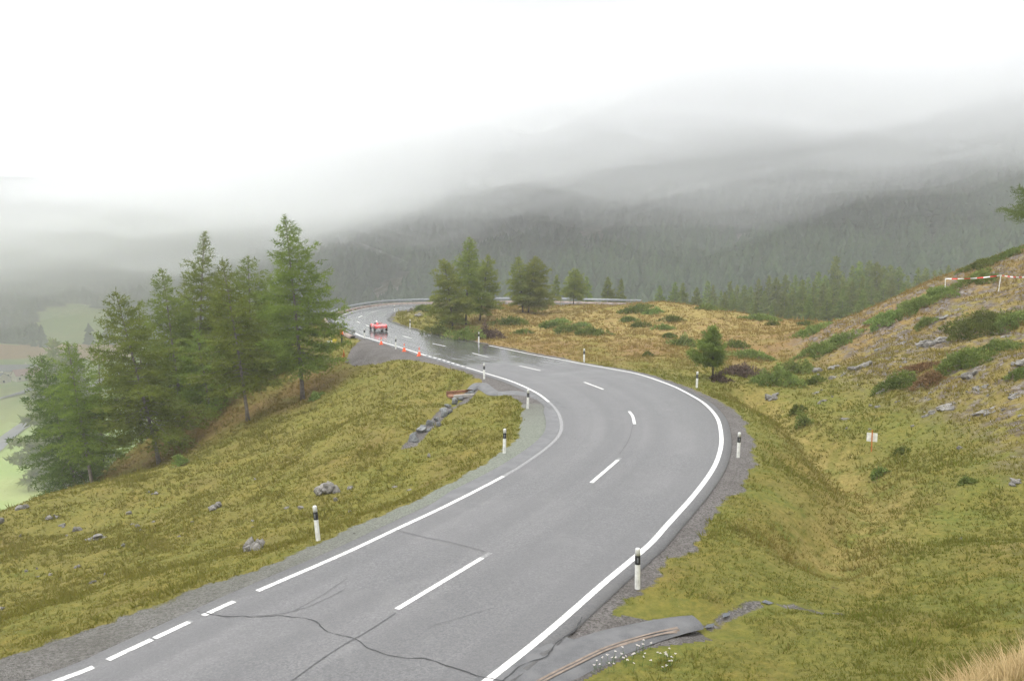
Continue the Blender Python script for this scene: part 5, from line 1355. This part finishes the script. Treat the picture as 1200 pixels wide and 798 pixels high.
# yarrow flowering on the verge beside the gutter
def yarrow():
    rng = random.Random(3); fl = MB(); stx = []
    spots = []
    for i in range(60):
        px = rng.uniform(688, 792); ye = float(np.interp(px, [672, 684, 712, 760, 800], [805, 795, 772, 760, 750])); py = ye+(3+abs(rng.gauss(0, 5)) if px < 768 and rng.random() < .65 else rng.uniform(8, 34))
        if py > 797: continue
        spots.append((px, py))
    for j, (px, py) in enumerate(spots[:38]):
        p = onland(px, py, 9, 20); hh_ = rng.uniform(.10, .22)
        e = empty('yarrow_plant', p); tag(e, 'small white-flowered yarrow plant on the verge beside the gutter', 'flower', 'yarrow plants beside the gutter')
        b = MB(); lx = rng.uniform(-.03, .03); b.tube([(0, 0, 0), (lx, 0, hh_)], .004, 4)
        for k in range(5):
            a = k*1.26; b.add([(0, 0, .01), (math.cos(a)*.06, math.sin(a)*.06, .05), (math.cos(a+.3)*.05, math.sin(a+.3)*.05, .04)], [(0, 1, 2)])
        b.build('stem', M['juniper_dark'] if False else M['stalk'], e)
        b = MB()
        for k in range(6):
            a = rng.uniform(0, 6.28); r_ = rng.uniform(0, .028); b.lathe([(.004, hh_-.006), (.012, hh_), (.004, hh_+.006)], 6, (lx+math.cos(a)*r_, math.sin(a)*r_, rng.uniform(-.008, .008)))
        b.build('flower_head', M['flower'], e)
M['stalk'] = simple('green_stalk', (.07, .11, .03), .9, .1)
yarrow()
# bare reddish earth patch
# ------------------------------------------------------------------ air, light
def volume_mat(name, col, dens):
    m = bpy.data.materials.new(name); m.use_nodes = True; t = m.node_tree; t.nodes.clear()
    o = t.nodes.new('ShaderNodeOutputMaterial'); v = t.nodes.new('ShaderNodeVolumePrincipled')
    v.inputs['Color'].default_value = (*col, 1); v.inputs['Density'].default_value = dens; v.inputs['Anisotropy'].default_value = .2
    t.links.new(v.outputs[0], o.inputs['Volume']); return m
HZ = MB().box((200, 1200, 120), (5600, 4400, 520)).build('haze', volume_mat('haze_air', (.97, .98, .985), .0006)); tag(HZ, kind='stuff')

def bank(level, dens, seed, dz):
    """low cloud bank lying against the mountain: closed lumpy slab of even density"""
    e_ = level*1.7; xs = np.linspace(-2200+e_, 2400-e_, 151); y0 = 225+e_; ys = np.concatenate([np.linspace(y0, 1400, 110), np.linspace(1430, 3100-e_, 30)])
    X, Y = np.meshgrid(xs, ys); x, y = X.ravel(), Y.ravel()
    el = cloud_base(x, y)
    z = el+level+(fbm(x/110, y/110, seed, 5)-.5)*dz
    nx, ny = len(xs), len(ys); n = nx*ny
    top = np.maximum(el+132-60*sstep(-x, -60, 260)+(fbm(x/200, y/200, seed+3, 4)-.5)*50-level*.3, z+3)
    top = z+1+(top-z)*sstep(y, y0, y0+260)
    V = np.r_[np.c_[x, y, z], np.c_[x, y, top]]
    i0 = (np.arange(ny-1)[:, None]*nx+np.arange(nx-1)[None]).ravel()
    q = [np.c_[i0, i0+nx, i0+nx+1, i0+1], np.c_[i0, i0+1, i0+nx+1, i0+nx]+n]
    bx = np.arange(nx-1); q += [np.c_[bx, bx+1, bx+1+n, bx+n]]; bx = bx+(ny-1)*nx; q += [np.c_[bx+1, bx, bx+n, bx+1+n]]
    by = np.arange(ny-1)*nx; q += [np.c_[by+nx, by, by+n, by+nx+n]]; by = by+nx-1; q += [np.c_[by, by+nx, by+nx+n, by+n]]
    me = npmesh('mist_bank', V, np.concatenate(q))
    o = link('mist_bank', me, volume_mat('mist', (.85, .855, .862), dens)); tag(o, kind='stuff')
def cloud_base(x, y):
    a = x/np.maximum(y, 1)   # the base sinks towards the left, where the valley fills with fog
    return 3+55*sstep(x+.25*y, -160, 560)-32*sstep(-x, 150, 430)
for i, (lv, de) in enumerate([(0, .0016), (12, .0025), (26, .003), (40, .006), (56, .013)]):
    bank(lv, de, 60+i*7, 80)
def wisp(cx_, cy_, cz_, rx, ry, rz, dens, sd):
    mb = MB(); n = 36; m = 20; V = []
    for j in range(m+1):
        ph = math.pi*j/m
        for k in range(n):
            th = 2*math.pi*k/n; q = vnoise(np.array([3+2.2*math.cos(th)*math.sin(ph)+sd]), np.array([5+2.2*math.sin(th)*math.sin(ph)+1.6*math.cos(ph)]), sd)[0]*1.1+.45
            V.append((cx_+rx*math.sin(ph)*math.cos(th)*q, cy_+ry*math.sin(ph)*math.sin(th)*q, cz_+rz*math.cos(ph)*q))
    mb.add(V, [(j*n+k, j*n+(k+1) % n, (j+1)*n+(k+1) % n, (j+1)*n+k) for j in range(m) for k in range(n)])
    tag(mb.build('mist_wisp', volume_mat('wisp_mist', (.96, .962, .965), dens)), kind='stuff')
for i_, (a_, b_, Y_, rx, ry, rz) in enumerate([(640, 238, 520, 45, 60, 24), (690, 215, 560, 70, 60, 22), (870, 205, 560, 80, 60, 20), (560, 268, 620, 70, 60, 16), (1010, 205, 520, 60, 60, 16), (470, 285, 700, 100, 80, 18), (760, 225, 600, 90, 60, 14)]):
    q = P(a_, b_, Y_)
    for s_ in (1., .72, .45): wisp(q.x, q.y, q.z+6*s_, rx*s_, ry*s_, rz*s_, .0022, 11+i_)
def valley_mist():
    mb = MB(); n = 40; m = 20; V = []
    for j in range(m+1):
        ph = math.pi*j/m
        for k in range(n):
            th = 2*math.pi*k/n; s = 1+.16*math.sin(3*th+j*.4)+.1*math.sin(7*th-j*.7)
            V.append((-640+560*math.sin(ph)*math.cos(th)*s, 840+520*math.sin(ph)*math.sin(th)*s, -12+100*math.cos(ph)))
    F_ = [(j*n+k, j*n+(k+1) % n, (j+1)*n+(k+1) % n, (j+1)*n+k) for j in range(m) for k in range(n)]
    mb.add(V, F_); o = mb.build('mist_bank', volume_mat('valley_mist', (.998, .999, 1.), .0036)); tag(o, kind='stuff')
valley_mist()

w = bpy.data.worlds.new('World'); scene.world = w; w.use_nodes = True; t = w.node_tree; t.nodes.clear()
SUN_EL, SUN_AZ = R(52), R(205)     # high, behind the cloud
sky = t.nodes.new('ShaderNodeTexSky'); sky.sky_type = 'NISHITA'; sky.sun_disc = False; sky.sun_elevation = SUN_EL; sky.sun_rotation = SUN_AZ
sky.air_density = 1; sky.dust_density = 4
tc = t.nodes.new('ShaderNodeTexCoord'); sx = t.nodes.new('ShaderNodeSeparateXYZ'); t.links.new(tc.outputs['Generated'], sx.inputs[0])
mr = t.nodes.new('ShaderNodeMapRange'); mr.interpolation_type = 'SMOOTHSTEP'; t.links.new(sx.outputs[2], mr.inputs[0])
mr.inputs[1].default_value = .28; mr.inputs[2].default_value = .95; mr.inputs[3].default_value = 0; mr.inputs[4].default_value = 1
oc = t.nodes.new('ShaderNodeMix'); oc.data_type = 'RGBA'; t.links.new(mr.outputs[0], oc.inputs[0])
oc.inputs[6].default_value = (5.8, 5.9, 6.05, 1); oc.inputs[7].default_value = (34, 34.3, 34.8, 1)
mx = t.nodes.new('ShaderNodeMix'); mx.data_type = 'RGBA'; mx.inputs[0].default_value = .92
# the cloud is thicker and greyer over the mountain on the right
mr2 = t.nodes.new('ShaderNodeMapRange'); mr2.interpolation_type = 'SMOOTHSTEP'; t.links.new(sx.outputs[0], mr2.inputs[0])
for k_, v_ in zip(range(1, 5), (-.6, .6, 1.55, .78)): mr2.inputs[k_].default_value = v_
vm = t.nodes.new('ShaderNodeVectorMath'); vm.operation = 'SCALE'; t.links.new(oc.outputs[2], vm.inputs[0]); t.links.new(mr2.outputs[0], vm.inputs['Scale'])
t.links.new(sky.outputs[0], mx.inputs[6]); t.links.new(vm.outputs[0], mx.inputs[7])
bg = t.nodes.new('ShaderNodeBackground'); bg.inputs[1].default_value = .1; t.links.new(mx.outputs[2], bg.inputs[0])
wo = t.nodes.new('ShaderNodeOutputWorld'); t.links.new(bg.outputs[0], wo.inputs[0])
sd = bpy.data.lights.new('sun', 'SUN'); sd.energy = 1.5; sd.angle = R(25); sd.color = (1, .97, .93)
so = bpy.data.objects.new('sun', sd); COL.objects.link(so)
so.rotation_euler = Vector((math.sin(SUN_AZ)*math.cos(SUN_EL), math.cos(SUN_AZ)*math.cos(SUN_EL), math.sin(SUN_EL))).to_track_quat('Z', 'Y').to_euler()

scene.view_settings.view_transform = 'Standard'; scene.view_settings.look = 'None'; scene.view_settings.exposure = 0; scene.view_settings.gamma = 1
cy = scene.cycles
cy.use_denoising = True; cy.denoiser = 'OPENIMAGEDENOISE'; cy.denoising_input_passes = 'RGB_ALBEDO_NORMAL'; cy.denoising_prefilter = 'ACCURATE'; cy.volume_bounces = 24; cy.max_bounces = 26; cy.diffuse_bounces = 3; cy.glossy_bounces = 2; cy.transmission_bounces = 3; cy.transparent_max_bounces = 8
cy.use_adaptive_sampling = True; cy.adaptive_threshold = .02; cy.use_fast_gi = False
cy.sample_clamp_indirect = 6
